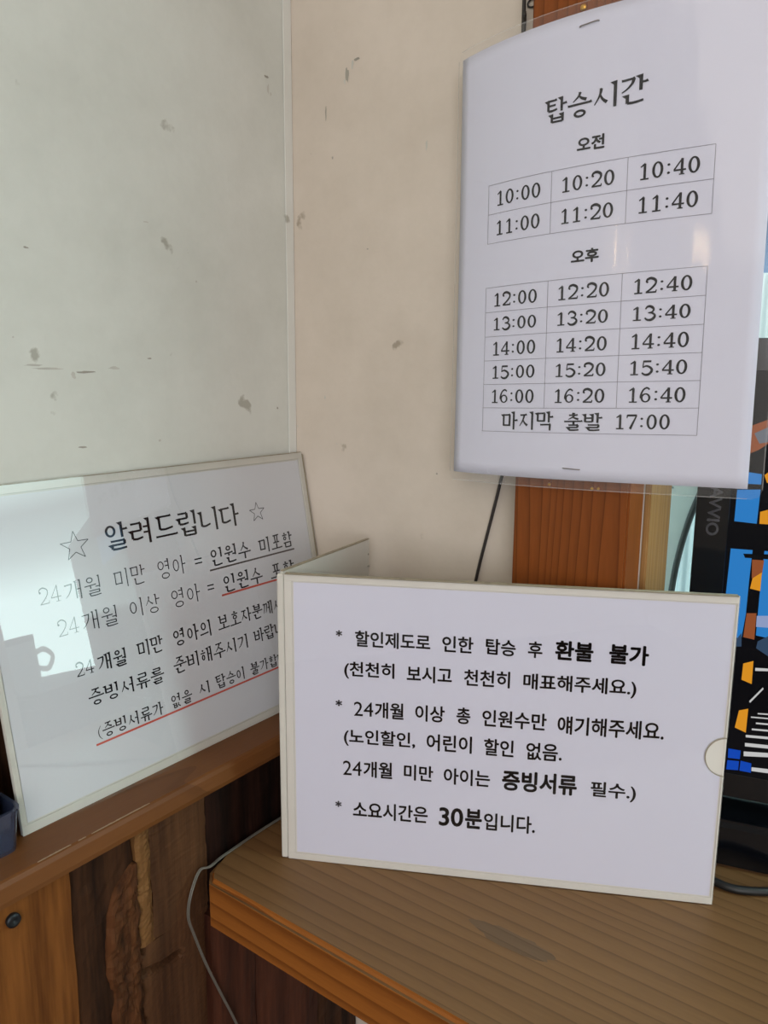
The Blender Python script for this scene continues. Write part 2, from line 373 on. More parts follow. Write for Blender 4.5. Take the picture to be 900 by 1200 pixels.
def clear(name, tint=(1, 1, 1, 1), rough=0.03, ior=1.49, ripple=0.0, scale=(1, 1, 1), haze=0.0, hazecol=(1, 1, 1, 1), double=True):
    """thin clear plastic: see-through, with a true Fresnel gloss on its face"""
    m = bpy.data.materials.new(name); m.use_nodes = True; nt = m.node_tree; nt.nodes.clear()
    out = N(nt, 'ShaderNodeOutputMaterial'); tr = N(nt, 'ShaderNodeBsdfTransparent'); gl = N(nt, 'ShaderNodeBsdfGlossy')
    df = N(nt, 'ShaderNodeBsdfDiffuse'); df.inputs['Color'].default_value = hazecol
    tr.inputs['Color'].default_value = tint; gl.inputs['Roughness'].default_value = rough
    lw = N(nt, 'ShaderNodeLayerWeight'); lw.inputs['Blend'].default_value = 0.5
    pw = N(nt, 'ShaderNodeMath', operation='POWER'); pw.inputs[1].default_value = 5.0
    f0 = 2 * ((ior - 1) / (ior + 1)) ** 2 if double else ((ior - 1) / (ior + 1)) ** 2
    fr = N(nt, 'ShaderNodeMath', operation='MULTIPLY_ADD'); fr.inputs[1].default_value = 1 - f0; fr.inputs[2].default_value = f0
    nt.links.new(lw.outputs['Facing'], pw.inputs[0]); nt.links.new(pw.outputs[0], fr.inputs[0])
    h = N(nt, 'ShaderNodeMixShader'); h.inputs[0].default_value = haze
    nt.links.new(tr.outputs[0], h.inputs[1]); nt.links.new(df.outputs[0], h.inputs[2])
    mx = N(nt, 'ShaderNodeMixShader'); nt.links.new(fr.outputs[0], mx.inputs[0])
    nt.links.new(h.outputs[0], mx.inputs[1]); nt.links.new(gl.outputs[0], mx.inputs[2]); nt.links.new(mx.outputs[0], out.inputs['Surface'])
    if ripple:
        tcn = N(nt, 'ShaderNodeTexCoord'); mp = N(nt, 'ShaderNodeMapping'); mp.inputs['Scale'].default_value = scale
        nz = N(nt, 'ShaderNodeTexNoise'); nz.inputs['Scale'].default_value = 1.0; nz.inputs['Detail'].default_value = 2
        bp = N(nt, 'ShaderNodeBump'); bp.inputs['Strength'].default_value = ripple; bp.inputs['Distance'].default_value = 0.01
        nt.links.new(tcn.outputs['Object'], mp.inputs[0]); nt.links.new(mp.outputs[0], nz.inputs['Vector'])
        nt.links.new(nz.outputs['Fac'], bp.inputs['Height'])
        for x in (gl, lw): nt.links.new(bp.outputs[0], x.inputs['Normal'])
    return m
def glow(name, col, s):
    m = bpy.data.materials.new(name); m.use_nodes = True; nt = m.node_tree; b = nt.nodes['Principled BSDF']
    b.inputs['Base Color'].default_value = (0.003, 0.003, 0.003, 1); b.inputs['Roughness'].default_value = 0.12; b.inputs['Specular IOR Level'].default_value = 0.12
    b.inputs['Emission Color'].default_value = col; b.inputs['Emission Strength'].default_value = s
    return m

M = {}
M['wall_left'] = plaster('white plaster', srgb(216, 218, 210), srgb(202, 204, 195))
M['wall_back'] = plaster('cream plaster', srgb(211, 200, 186), srgb(198, 187, 172))
M['lit_strip'] = plaster('lighter corner strip', srgb(224, 225, 218), srgb(216, 216, 208))  # wall colour lightened to stand for the brighter-lit band by the corner
M['room'] = plaster('room plaster', srgb(205, 200, 190), srgb(195, 190, 180))
M['stain'] = plain('wall stain', srgb(158, 154, 142), 0.9, noise=0.3)
M['stain_faint'] = plain('faint wall stain', srgb(192, 190, 180), 0.9, noise=0.2)
M['floor'] = wood('floor boards', srgb(120, 92, 66), srgb(80, 58, 40), 'Y')
M['ground'] = plain('pale paving', srgb(205, 210, 205), 0.9, noise=0.1, scale=3)
M['counter'] = plank_wood('counter pine', srgb(122, 90, 58), srgb(89, 63, 39), 'X', seed=0.31)
M['counter_edge'] = plank_wood('counter front edge', srgb(155, 95, 41), srgb(101, 54, 22), 'X', seed=0.9, bands=46, axis='Z', amount=1.0)
M['ledge'] = plank_wood('ledge wood', srgb(112, 70, 36), srgb(84, 50, 23), 'Y', seed=0.7, amount=0.5)
M['post'] = plank_wood('post wood', srgb(135, 74, 32), srgb(87, 44, 17), 'Z', seed=1.3, bands=95, axis='X', amount=0.6, rough=0.36)
M['jamb'] = wood('jamb wood', srgb(171, 131, 83), srgb(140, 101, 58), 'Z', ring=50, contrast=(0.2, 0.8), rough=0.4, seed=2.3)
M['board_tan'] = wood('tan reclaimed board', srgb(124, 76, 34), srgb(80, 44, 17), 'Z', ring=9, contrast=(0.34, 0.64), rough=0.6, seed=3.1, ringmix=0.25, bump=0.35)
M['board_dark'] = wood('dark reclaimed board', srgb(69, 43, 26), srgb(31, 18, 11), 'Z', ring=14, contrast=(0.34, 0.64), rough=0.65, seed=4.2, bump=0.6, ringmix=0.3)
M['board_rough'] = wood('rough torn board', srgb(89, 54, 30), srgb(34, 20, 11), 'Z', ring=16, contrast=(0.34, 0.64), rough=0.75, seed=5.0, bump=1.0, ringmix=0.3)
M['board_brown'] = wood('brown reclaimed board', srgb(92, 62, 40), srgb(54, 34, 22), 'Z', ring=10, contrast=(0.34, 0.64), rough=0.6, seed=6.6, bump=0.4, ringmix=0.25)
M['board_pale'] = wood('pale edge of brown board', srgb(122, 86, 50), srgb(78, 50, 27), 'Z', ring=10, contrast=(0.34, 0.64), rough=0.6, seed=6.1, bump=0.4, ringmix=0.25)
M['board_black'] = wood('blackened board', srgb(46, 26, 19), srgb(15, 9, 7), 'Z', ring=12, contrast=(0.34, 0.64), rough=0.6, seed=7.7, bump=0.5, ringmix=0.3)
M['board_red'] = wood('reddish board', srgb(84, 48, 33), srgb(51, 26, 18), 'Z', ring=12, contrast=(0.34, 0.64), rough=0.6, seed=8.8, bump=0.4, ringmix=0.3)
M['gap'] = plain('dark backing', srgb(30, 22, 16), 0.9)
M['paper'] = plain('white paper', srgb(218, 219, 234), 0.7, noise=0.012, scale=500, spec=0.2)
M['paper_dimmed'] = plain('dimmed board paper', srgb(204, 206, 210), 0.7, noise=0.012, scale=500, spec=0.2)  # same white paper, darkened for the dimmer light on the leaning board
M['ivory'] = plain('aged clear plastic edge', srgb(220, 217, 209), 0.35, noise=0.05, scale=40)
M['ivory_dimmed'] = plain('aged plastic edge of the board', srgb(198, 196, 186), 0.35, noise=0.05, scale=40)  # darker copy of the ivory rim, dimmed along with the board's paper
M['ivory_dirty'] = plain('dirty plastic edge', srgb(150, 140, 118), 0.5, noise=0.4, scale=160)
M['leaf'] = plain('milky plastic leaf', srgb(208, 205, 196), 0.3, noise=0.04, scale=40)
M['acrylic'] = clear('clear acrylic', rough=0.015, double=False)
M['cover'] = clear('clear cover sheet', rough=0.015)
M['sleeve'] = clear('clear sleeve', rough=0.05)
M['pouch'] = clear('laminating pouch', tint=(0.97, 0.97, 0.97, 1), rough=0.09, ior=1.42, ripple=0.10, scale=(30, 30, 5), haze=0.04, double=False)
M['pouch_edge'] = clear('pouch edge', rough=0.2, ior=1.42, haze=0.30, hazecol=srgb(200, 200, 200), double=False)
M['ink'] = plain('black ink', srgb(14, 12, 18), 0.7, spec=0.15)
M['ink_grey'] = plain('grey ink', srgb(40, 42, 48), 0.7, spec=0.15)
M['ink_line'] = plain('thin table rule', srgb(120, 118, 128), 0.6, spec=0.3)
M['ink_underline'] = plain('dark underline', srgb(88, 80, 78), 0.6, spec=0.3)
M['ink_red'] = plain('red underline', srgb(196, 82, 66), 0.6, spec=0.3)
M['steel'] = plain('staple steel', srgb(150, 145, 140), 0.3, metal=0.9)
M['brass'] = plain('brass', srgb(222, 170, 70), 0.35, metal=0.8)
M['black'] = plain('black plastic', srgb(16, 16, 20), 0.3)
M['black_gloss'] = plain('glossy black plastic', srgb(10, 12, 16), 0.12)
M['black_rubber'] = plain('black rubber', srgb(20, 20, 20), 0.5)
M['logo'] = plain('grey print', srgb(104, 102, 106), 0.5)
M['cord'] = plain('grey vinyl cord', srgb(104, 100, 92), 0.35)
M['wire'] = plain('dark wire', srgb(46, 42, 38), 0.45)
M['screw'] = plain('dark screw', srgb(38, 42, 46), 0.4, metal=0.5)
M['tray'] = clear('translucent blue plastic', tint=(0.66, 0.72, 0.84, 1), rough=0.15, haze=0.35, hazecol=srgb(74, 84, 108))
M['navy'] = plain('navy blue plastic', srgb(28, 34, 74), 0.5)
M['pale_sheet'] = plain('pale printed sheet', srgb(222, 226, 222), 0.6, noise=0.03)
M['rim'] = plain('dark grey rim', srgb(70, 72, 72), 0.5)
M['mug'] = plain('white glazed mug', srgb(225, 228, 220), 0.2, noise=0.01)
M['mug_in'] = plain('dark mug inside', srgb(70, 72, 72), 0.4)
M['box'] = plain('dark stone', srgb(56, 54, 54), 0.8, noise=0.2, scale=30)
def translucent(m, k=0.5):
    """lets light from behind glow through a thin sheet"""
    nt = m.node_tree; b = nt.nodes['Principled BSDF']; out = nt.nodes['Material Output']
    tl = N(nt, 'ShaderNodeBsdfTranslucent'); mx = N(nt, 'ShaderNodeMixShader'); mx.inputs[0].default_value = k
    nt.links.new(b.inputs['Base Color'].links[0].from_socket, tl.inputs['Color'])
    nt.links.new(b.outputs[0], mx.inputs[1]); nt.links.new(tl.outputs[0], mx.inputs[2]); nt.links.new(mx.outputs[0], out.inputs['Surface'])
    return m
translucent(M['pale_sheet'], 0.45)
translucent(M['mug'], 0.75)
def ribbed():
    m, nt, b = newmat('pale ribbed panel'); b.inputs['Roughness'].default_value = 0.4
    tcn = N(nt, 'ShaderNodeTexCoord'); wv = N(nt, 'ShaderNodeTexWave', bands_direction='X'); wv.inputs['Scale'].default_value = 55
    nt.links.new(tcn.outputs['Object'], wv.inputs['Vector'])
    r = N(nt, 'ShaderNodeValToRGB'); r.color_ramp.elements[0].color = srgb(214, 220, 220); r.color_ramp.elements[1].color = srgb(232, 234, 234)
    nt.links.new(wv.outputs['Fac'], r.inputs[0]); nt.links.new(r.outputs[0], b.inputs['Base Color'])
    return translucent(m)
M['ribbed'] = ribbed()
for k, c in dict(blue=(45, 130, 205), brown=(150, 82, 46), grey=(110, 115, 125), orange=(228, 152, 36), black=(6, 8, 12),
                 pale=(150, 165, 205), slate=(52, 74, 100), white=(205, 205, 205), royal=(12, 72, 185), bgd=(5, 6, 11)).items():
    M['scr_' + k] = glow('screen ' + k, srgb(*c), 0.74)

# ------------------------------------------------------------------ builders
def link(name, me, mat=None, parent=None):
    o = bpy.data.objects.new(name, me); COL.objects.link(o)
    if mat is not None:
        for mm in (mat if isinstance(mat, (list, tuple)) else [mat]): me.materials.append(mm)
    if parent is not None: o.parent = parent
    return o
def obj(name, bm, mat=None, parent=None, smooth=False, loc=None):
    bmesh.ops.recalc_face_normals(bm, faces=bm.faces)
    me = bpy.data.meshes.new(name); bm.to_mesh(me); bm.free()
    if smooth:
        for p in me.polygons: p.use_smooth = True
    o = link(name, me, mat, parent)
    if loc is not None: o.location = loc
    return o
def pyobj(name, vs, fs, mat=None, parent=None, smooth=False):
    me = bpy.data.meshes.new(name); me.from_pydata([tuple(v) for v in vs], [], fs); me.update()
    if smooth:
        for p in me.polygons: p.use_smooth = True
    return link(name, me, mat, parent)
def tag(o, label, cat, group=None, kind=None):
    o['label'] = label; o['category'] = cat
    if group: o['group'] = group
    if kind: o['kind'] = kind
    return o
def thing(name, loc, label, cat, group=None, rot=None):
    o = bpy.data.objects.new(name, None); o.empty_display_size = 0.02; COL.objects.link(o)
    o.location = loc
    if rot is not None: o.rotation_euler = rot
    return tag(o, label, cat, group)
def struct(o): o['kind'] = 'structure'; return o
def box(bm, a, b, mi=0, bev=0.0, seg=2):
    (x0, y0, z0), (x1, y1, z1) = a, b
    v = [bm.verts.new(p) for p in ((x0, y0, z0), (x1, y0, z0), (x1, y1, z0), (x0, y1, z0), (x0, y0, z1), (x1, y0, z1), (x1, y1, z1), (x0, y1, z1))]
    fs = [bm.faces.new([v[i] for i in q]) for q in ((3, 2, 1, 0), (4, 5, 6, 7), (0, 1, 5, 4), (1, 2, 6, 5), (2, 3, 7, 6), (3, 0, 4, 7))]
    for f in fs: f.material_index = mi
    if bev: bmesh.ops.bevel(bm, geom=list({e for f in fs for e in f.edges}), offset=bev, segments=seg, affect='EDGES')
    return bm
def prism(bm, pts, z0, z1, mi=0, bev=0.0):
    """polygon in the local XY plane extruded along Z"""
    lo = [bm.verts.new((x, y, z0)) for x, y in pts]; hi = [bm.verts.new((x, y, z1)) for x, y in pts]
    n = len(pts); fs = [bm.faces.new(lo[::-1]), bm.faces.new(hi)]
    for i in range(n): fs.append(bm.faces.new((lo[i], lo[(i + 1) % n], hi[(i + 1) % n], hi[i])))
    for f in fs: f.material_index = mi
    if bev: bmesh.ops.bevel(bm, geom=list({e for f in fs[:2] for e in f.edges}), offset=bev, segments=2, affect='EDGES')
    return bm
def catmull(P, n=8, closed=False):
    P = [Vector(p) for p in P]; out = []; L = len(P)
    rng = range(L if closed else L - 1)
    for i in rng:
        g = (lambda k: P[k % L]) if closed else (lambda k: P[max(0, min(L - 1, k))])
        a, b, c, d = g(i - 1), g(i), g(i + 1), g(i + 2)
        for j in range(n):
            t = j / n
            out.append(0.5 * ((2 * b) + (c - a) * t + (2 * a - 5 * b + 4 * c - d) * t * t + (3 * b - a - 3 * c + d) * t ** 3))
    if not closed: out.append(P[-1].copy())
    return out
def tube(bm, P, r, seg=10, cap=True):
    P = [Vector(p) for p in P]; rings = []
    up = Vector((0.13, 0.21, 1)).normalized()
    for i, p in enumerate(P):
        t = (P[min(i + 1, len(P) - 1)] - P[max(i - 1, 0)]).normalized()
        s = t.cross(up)
        if s.length < 1e-4: s = t.cross(Vector((1, 0, 0)))
        s.normalize(); u = s.cross(t).normalized(); up = u
        rings.append([bm.verts.new(p + (s * math.cos(a) + u * math.sin(a)) * r) for a in [2 * math.pi * k / seg for k in range(seg)]])
    for A, B in zip(rings, rings[1:]):
        for k in range(seg): bm.faces.new((A[k], A[(k + 1) % seg], B[(k + 1) % seg], B[k]))
    if cap: bm.faces.new(rings[0][::-1]); bm.faces.new(rings[-1])
    return bm
def lathe(bm, prof, seg=40, center=(0, 0, 0)):
    rings = []
    for r, z in prof:
        rings.append([bm.verts.new((center[0] + r * math.cos(2 * math.pi * k / seg), center[1] + r * math.sin(2 * math.pi * k / seg), center[2] + z)) for k in range(seg)])
    for A, B in zip(rings, rings[1:]):
        for k in range(seg): bm.faces.new((A[k], A[(k + 1) % seg], B[(k + 1) % seg], B[k]))
    bm.faces.new(rings[0][::-1]); bm.faces.new(rings[-1])
    return bm

# ------------------------------------------------------------------ lettering
def font_mesh(text, fat=0.0, off=0.0):
    """flat outline of a piece of text as (verts, faces) scaled to a unit bounding box"""
    c = bpy.data.curves.new('lettering', 'FONT'); c.body = text; c.size = 1; c.offset = off; c.resolution_u = 4
    o = bpy.data.objects.new('lettering', c); COL.objects.link(o)
    me = bpy.data.meshes.new_from_object(o.evaluated_get(bpy.context.evaluated_depsgraph_get()))
    vs = [(v.co.x, v.co.y) for v in me.vertices]; fs = [tuple(p.vertices) for p in me.polygons]
    bpy.data.objects.remove(o); bpy.data.curves.remove(c); bpy.data.meshes.remove(me)
    if fat:                                    # heavier weight: the outline laid over itself a hair to each side
        bv, bf, n = vs, fs, len(vs); vs, fs = list(vs), list(fs)
        for k in range(8):
            dx, dy = fat * math.cos(k * math.pi / 4), fat * math.sin(k * math.pi / 4)
            vs += [(x + dx, y + dy) for x, y in bv]; fs += [tuple(i + n * (k + 1) for i in f) for f in bf]
    return norm(vs, fs)
def norm(vs, fs):
    x0 = min(v[0] for v in vs); x1 = max(v[0] for v in vs); y0 = min(v[1] for v in vs); y1 = max(v[1] for v in vs)
    return [((x - x0) / (x1 - x0), (y - y0) / (y1 - y0)) for x, y in vs], fs

class Pen:
    """builds serif letters (Hangul and figures) from brush strokes in an em box"""
    def __init__(s): s.v = []; s.f = []
    def ribbon(s, P, ws, closed=False):
        n = len(P); base = len(s.v)
        for i, p in enumerate(P):
            a = P[(i - 1) % n] if closed else P[max(i - 1, 0)]; b = P[(i + 1) % n] if closed else P[min(i + 1, n - 1)]
            dx, dy = b[0] - a[0], b[1] - a[1]; l = math.hypot(dx, dy) or 1
            w = (ws[i] if hasattr(ws, '__len__') else ws) / 2
            s.v.append((p[0] - dy / l * w, p[1] + dx / l * w)); s.v.append((p[0] + dy / l * w, p[1] - dx / l * w))
        for i in range(n if closed else n - 1):
            j = (i + 1) % n
            s.f.append((base + 2 * i + 1, base + 2 * j + 1, base + 2 * j, base + 2 * i))
    def poly(s, P):
        b = len(s.v); s.v += P; s.f.append(tuple(range(b, b + len(P))))
    def curve(s, P, w0, w1=None, wm=None):
        Q = [(q.x, q.y) for q in catmull([(x, y, 0) for x, y in P], 8)]
        n = len(Q); w1 = w0 if w1 is None else w1; wm = (w0 + w1) / 2 if wm is None else wm
        ws = []
        for i in range(n):
            t = i / (n - 1)
            ws.append(w0 + (wm - w0) * t * 2 if t < 0.5 else wm + (w1 - wm) * (t * 2 - 1))
        s.ribbon(Q, ws)
    def ring(s, cx, cy, rx, ry, wx, wy):
        b = len(s.v); n = 28
        for i in range(n):
            a = 2 * math.pi * i / n
            s.v.append((cx + rx * math.cos(a), cy + ry * math.sin(a)))
            s.v.append((cx + (rx - wx) * math.cos(a), cy + (ry - wy) * math.sin(a)))
        for i in range(n):
            j = (i + 1) % n; s.f.append((b + 2 * i, b + 2 * j, b + 2 * j + 1, b + 2 * i + 1))
    # serif strokes
    def h(s, x0, y0, x1, y1, w):
        s.ribbon([(x0, y0), (x1 - w * 0.6, y1)], w)
        s.poly([(x1 - w * 1.5, y1 - w * 0.5), (x1 + w * 0.35, y1 - w * 0.35), (x1 - w * 0.2, y1 + w * 0.85), (x1 - w * 0.9, y1 + w * 0.5)])
        s.poly([(x0 - w * 0.1, y0 + w * 0.75), (x0 + w * 0.5, y0 + w * 0.4), (x0 + w * 0.5, y0 - w * 0.5), (x0, y0 - w * 0.4)])
    def vv(s, x, y0, y1, w):
        s.ribbon([(x, y1), (x, y0)], [w, w * 0.92])
        s.poly([(x - w * 1.55, y1 + w * 0.1), (x + w * 0.5, y1 + w * 0.35), (x + w * 0.5, y1 - w * 0.4), (x - w * 0.4, y1 - w * 0.9)])

def jamo(p, c, B, wh, wv, side):
    x0, y0, x1, y1 = B; X = lambda u: x0 + (x1 - x0) * u; Y = lambda v: y0 + (y1 - y0) * v
    H = lambda a, b, c2, d: p.h(X(a), Y(b), X(c2), Y(d), wh)
    V = lambda x, a, b: p.vv(X(x), Y(a), Y(b), wv)
    if c == 'ㄱ':
        p.h(X(0), Y(0.96), X(1), Y(1.0), wh)
        if side: p.curve([(X(0.94), Y(1.0)), (X(0.82), Y(0.6)), (X(0.45), Y(0.2)), (X(0.02), Y(-0.05))], wv, wh * 0.5)
        else: p.ribbon([(X(0.95), Y(1.02)), (X(0.93), Y(0))], [wv, wv * 0.8])
    elif c == 'ㄲ':
        m = (x0 + x1) / 2; jamo(p, 'ㄱ', (x0, y0, m - 0.02, y1), wh, wv * 0.9, side); jamo(p, 'ㄱ', (m + 0.02, y0, x1, y1), wh, wv * 0.9, side)
    elif c == 'ㄴ': V(0.05, 0.05, 1); p.curve([(X(0.05), Y(0.08)), (X(0.45), Y(0.04)), (X(1.0), Y(0.16))], wh * 1.2, wh)
    elif c == 'ㄷ': H(0, 0.98, 0.95, 1.0); V(0.06, 0.05, 0.98); p.curve([(X(0.06), Y(0.07)), (X(0.45), Y(0.03)), (X(1.02), Y(0.14))], wh * 1.2, wh)
    elif c == 'ㄹ':
        H(0, 0.98, 0.95, 1.0); p.ribbon([(X(0.92), Y(1)), (X(0.92), Y(0.54))], wv); p.ribbon([(X(0.94), Y(0.54)), (X(0.03), Y(0.52))], wh)
        V(0.06, 0.05, 0.54); p.curve([(X(0.06), Y(0.05)), (X(0.5), Y(0.02)), (X(1.04), Y(0.1))], wh * 1.2, wh)
    elif c == 'ㅁ': V(0.05, 0, 1); H(0.05, 0.97, 0.97, 1.0); p.ribbon([(X(0.92), Y(1)), (X(0.9), Y(-0.02))], wv); p.ribbon([(X(0.05), Y(0.06)), (X(0.92), Y(0.06))], wh)
    elif c == 'ㅂ': V(0.05, 0, 1); V(0.92, 0, 1); p.ribbon([(X(0.05), Y(0.52)), (X(0.92), Y(0.54))], wh); p.ribbon([(X(0.05), Y(0.05)), (X(0.92), Y(0.05))], wh)
    elif c == 'ㅅ':
        p.poly([(X(0.36), Y(1.0)), (X(0.56), Y(1.04)), (X(0.6), Y(0.94)), (X(0.46), Y(0.86))])
        p.curve([(X(0.53), Y(0.99)), (X(0.4), Y(0.55)), (X(-0.02), Y(0.0))], wv, wh * 0.45); p.curve([(X(0.45), Y(0.6)), (X(0.66), Y(0.3)), (X(1.02), Y(0.06))], wh * 0.7, wv * 1.05)
    elif c in 'ㅈㅊ':
        t = 1.0 if c == 'ㅈ' else 0.76
        if c == 'ㅊ': p.ribbon([(X(0.36), Y(1.02)), (X(0.66), Y(0.95))], wv)
        H(0.06, t - 0.03, 0.92, t)
        p.curve([(X(0.62), Y(t)), (X(0.4), Y(t * 0.5)), (X(-0.02), Y(0.0))], wv, wh * 0.45); p.curve([(X(0.44), Y(t * 0.55)), (X(0.66), Y(t * 0.28)), (X(1.02), Y(0.05))], wh * 0.7, wv * 1.05)
    elif c == 'ㅌ': H(0, 0.98, 0.95, 1.0); p.ribbon([(X(0.06), Y(0.52)), (X(0.85), Y(0.55))], wh); V(0.06, 0.04, 0.98); p.curve([(X(0.06), Y(0.05)), (X(0.5), Y(0.03)), (X(1.02), Y(0.14))], wh * 1.2, wh)
    elif c == 'ㅍ': H(0.05, 0.97, 0.95, 1.0); p.ribbon([(X(0), Y(0.04)), (X(1), Y(0.08))], wh); p.ribbon([(X(0.3), Y(0.97)), (X(0.34), Y(0.05))], wv * 0.9); p.ribbon([(X(0.7), Y(0.97)), (X(0.66), Y(0.06))], wv * 0.9)
    elif c == 'ㅇ': p.ring((x0 + x1) / 2, (y0 + y1) / 2, (x1 - x0) * 0.47, (y1 - y0) * 0.5, wv * 0.85, wh)
    elif c == 'ㅎ':
        p.ribbon([(X(0.34), Y(1.04)), (X(0.64), Y(0.98))], wv * 0.9); p.ribbon([(X(0.03), Y(0.74)), (X(0.97), Y(0.77))], wh)
        p.ring((x0 + x1) / 2, Y(0.29), (x1 - x0) * 0.34, (y1 - y0) * 0.31, wv * 0.8, wh)
    elif c == 'ㅄ':
        m = x0 + (x1 - x0) * 0.5; jamo(p, 'ㅂ', (x0, y0, m - 0.03, y1), wh, wv * 0.85, 0); jamo(p, 'ㅅ', (m, y0, x1, y1), wh, wv * 0.85, 0)

CHO = 'ㄱㄲㄴㄷㄸㄹㅁㅂㅃㅅㅆㅇㅈㅉㅊㅋㅌㅍㅎ'
JUNG = 'ㅏㅐㅑㅒㅓㅔㅕㅖㅗㅘㅙㅚㅛㅜㅝㅞㅟㅠㅡㅢㅣ'
JONG = ['', 'ㄱ', 'ㄲ', 'ㄳ', 'ㄴ', 'ㄵ', 'ㄶ', 'ㄷ', 'ㄹ', 'ㄺ', 'ㄻ', 'ㄼ', 'ㄽ', 'ㄾ', 'ㄿ', 'ㅀ', 'ㅁ', 'ㅂ', 'ㅄ', 'ㅅ', 'ㅆ', 'ㅇ', 'ㅈ', 'ㅊ', 'ㅋ', 'ㅌ', 'ㅍ', 'ㅎ']
def syllable(p, ch, ox, wh, wv):
    k = ord(ch) - 0xAC00; c = CHO[k // 588]; v = JUNG[(k % 588) // 28]; f = JONG[k % 28]
    S = Pen()
    if v in 'ㅏㅐㅑㅓㅔㅕㅣ':
        yb = 0.42 if f else 0.02
        b = (0.06, 0.47, 0.50, 0.90) if f else (0.06, 0.22, 0.50, 0.82)
        if v in 'ㅐㅔ': b = (0.03, b[1], 0.42, b[3])
        jamo(S, c, b, wh, wv, 1)
        ym = (yb + 0.96) / 2 + (0.02 if f else 0.03)
        if v == 'ㅏ': S.vv(0.72, yb, 0.96, wv); S.h(0.72, ym, 0.95, ym, wh)
        elif v == 'ㅣ': S.vv(0.80, yb, 0.96, wv)
        elif v == 'ㅓ': S.vv(0.80, yb, 0.96, wv); S.ribbon([(0.57, ym + 0.02), (0.80, ym)], wh)
        elif v == 'ㅕ':
            S.vv(0.80, yb, 0.96, wv); S.ribbon([(0.56, ym + 0.14), (0.80, ym + 0.14)], wh); S.ribbon([(0.56, ym - 0.07), (0.80, ym - 0.07)], wh)
        elif v == 'ㅐ': S.vv(0.61, yb + 0.05, 0.92, wv); S.vv(0.84, yb, 0.96, wv); S.ribbon([(0.61, ym), (0.84, ym)], wh)
        elif v == 'ㅔ': S.vv(0.64, yb + 0.05, 0.92, wv); S.vv(0.85, yb, 0.96, wv); S.ribbon([(0.46, ym), (0.64, ym)], wh)
        if f: jamo(S, f, (0.24, 0.0, 0.82, 0.31), wh, wv, 0)
    elif v in 'ㅗㅛㅜㅠㅡ':
        up = v in 'ㅗㅛ'
        b = (0.24, 0.62, 0.76, 0.95) if f else ((0.22, 0.46, 0.78, 0.94) if v != 'ㅡ' else (0.2, 0.4, 0.8, 0.92))
        if c == 'ㅇ': b = (b[0] + 0.05, b[1], b[2] - 0.05, b[3])
        jamo(S, c, b, wh, wv, 0)
        y = (0.46 if up else 0.50) if f else (0.10 if up else (0.34 if v in 'ㅜㅠ' else 0.16))
        S.h(0.02, y, 0.98, y + 0.02, wh)
        if v == 'ㅗ': S.ribbon([(0.5, y + (0.15 if f else 0.32)), (0.5, y)], wv)
        elif v == 'ㅜ': S.ribbon([(0.52, y), (0.52, y - (0.16 if f else 0.36))], wv)
        elif v == 'ㅠ': S.ribbon([(0.36, y), (0.33, y - 0.34)], wv); S.ribbon([(0.66, y), (0.66, y - 0.36)], wv)
        if f: jamo(S, f, (0.25, 0.0, 0.78, 0.30), wh, wv, 0)
    elif v == 'ㅢ':
        jamo(S, c, (0.12, 0.44, 0.54, 0.90), wh, wv, 0); S.h(0.02, 0.2, 0.66, 0.25, wh); S.vv(0.83, 0.0, 0.96, wv)
    elif v == 'ㅝ':
        jamo(S, c, (0.14, 0.66, 0.52, 0.95), wh, wv, 0); S.h(0.02, 0.52, 0.64, 0.55, wh); S.ribbon([(0.34, 0.53), (0.34, 0.37)], wv)
        S.vv(0.83, 0.36, 0.97, wv); S.ribbon([(0.60, 0.44), (0.83, 0.44)], wh)
        jamo(S, f, (0.24, 0.0, 0.84, 0.27), wh, wv, 0)
    b = len(p.v); p.v += [(ox + x, y) for x, y in S.v]; p.f += [tuple(i + b for i in q) for q in S.f]

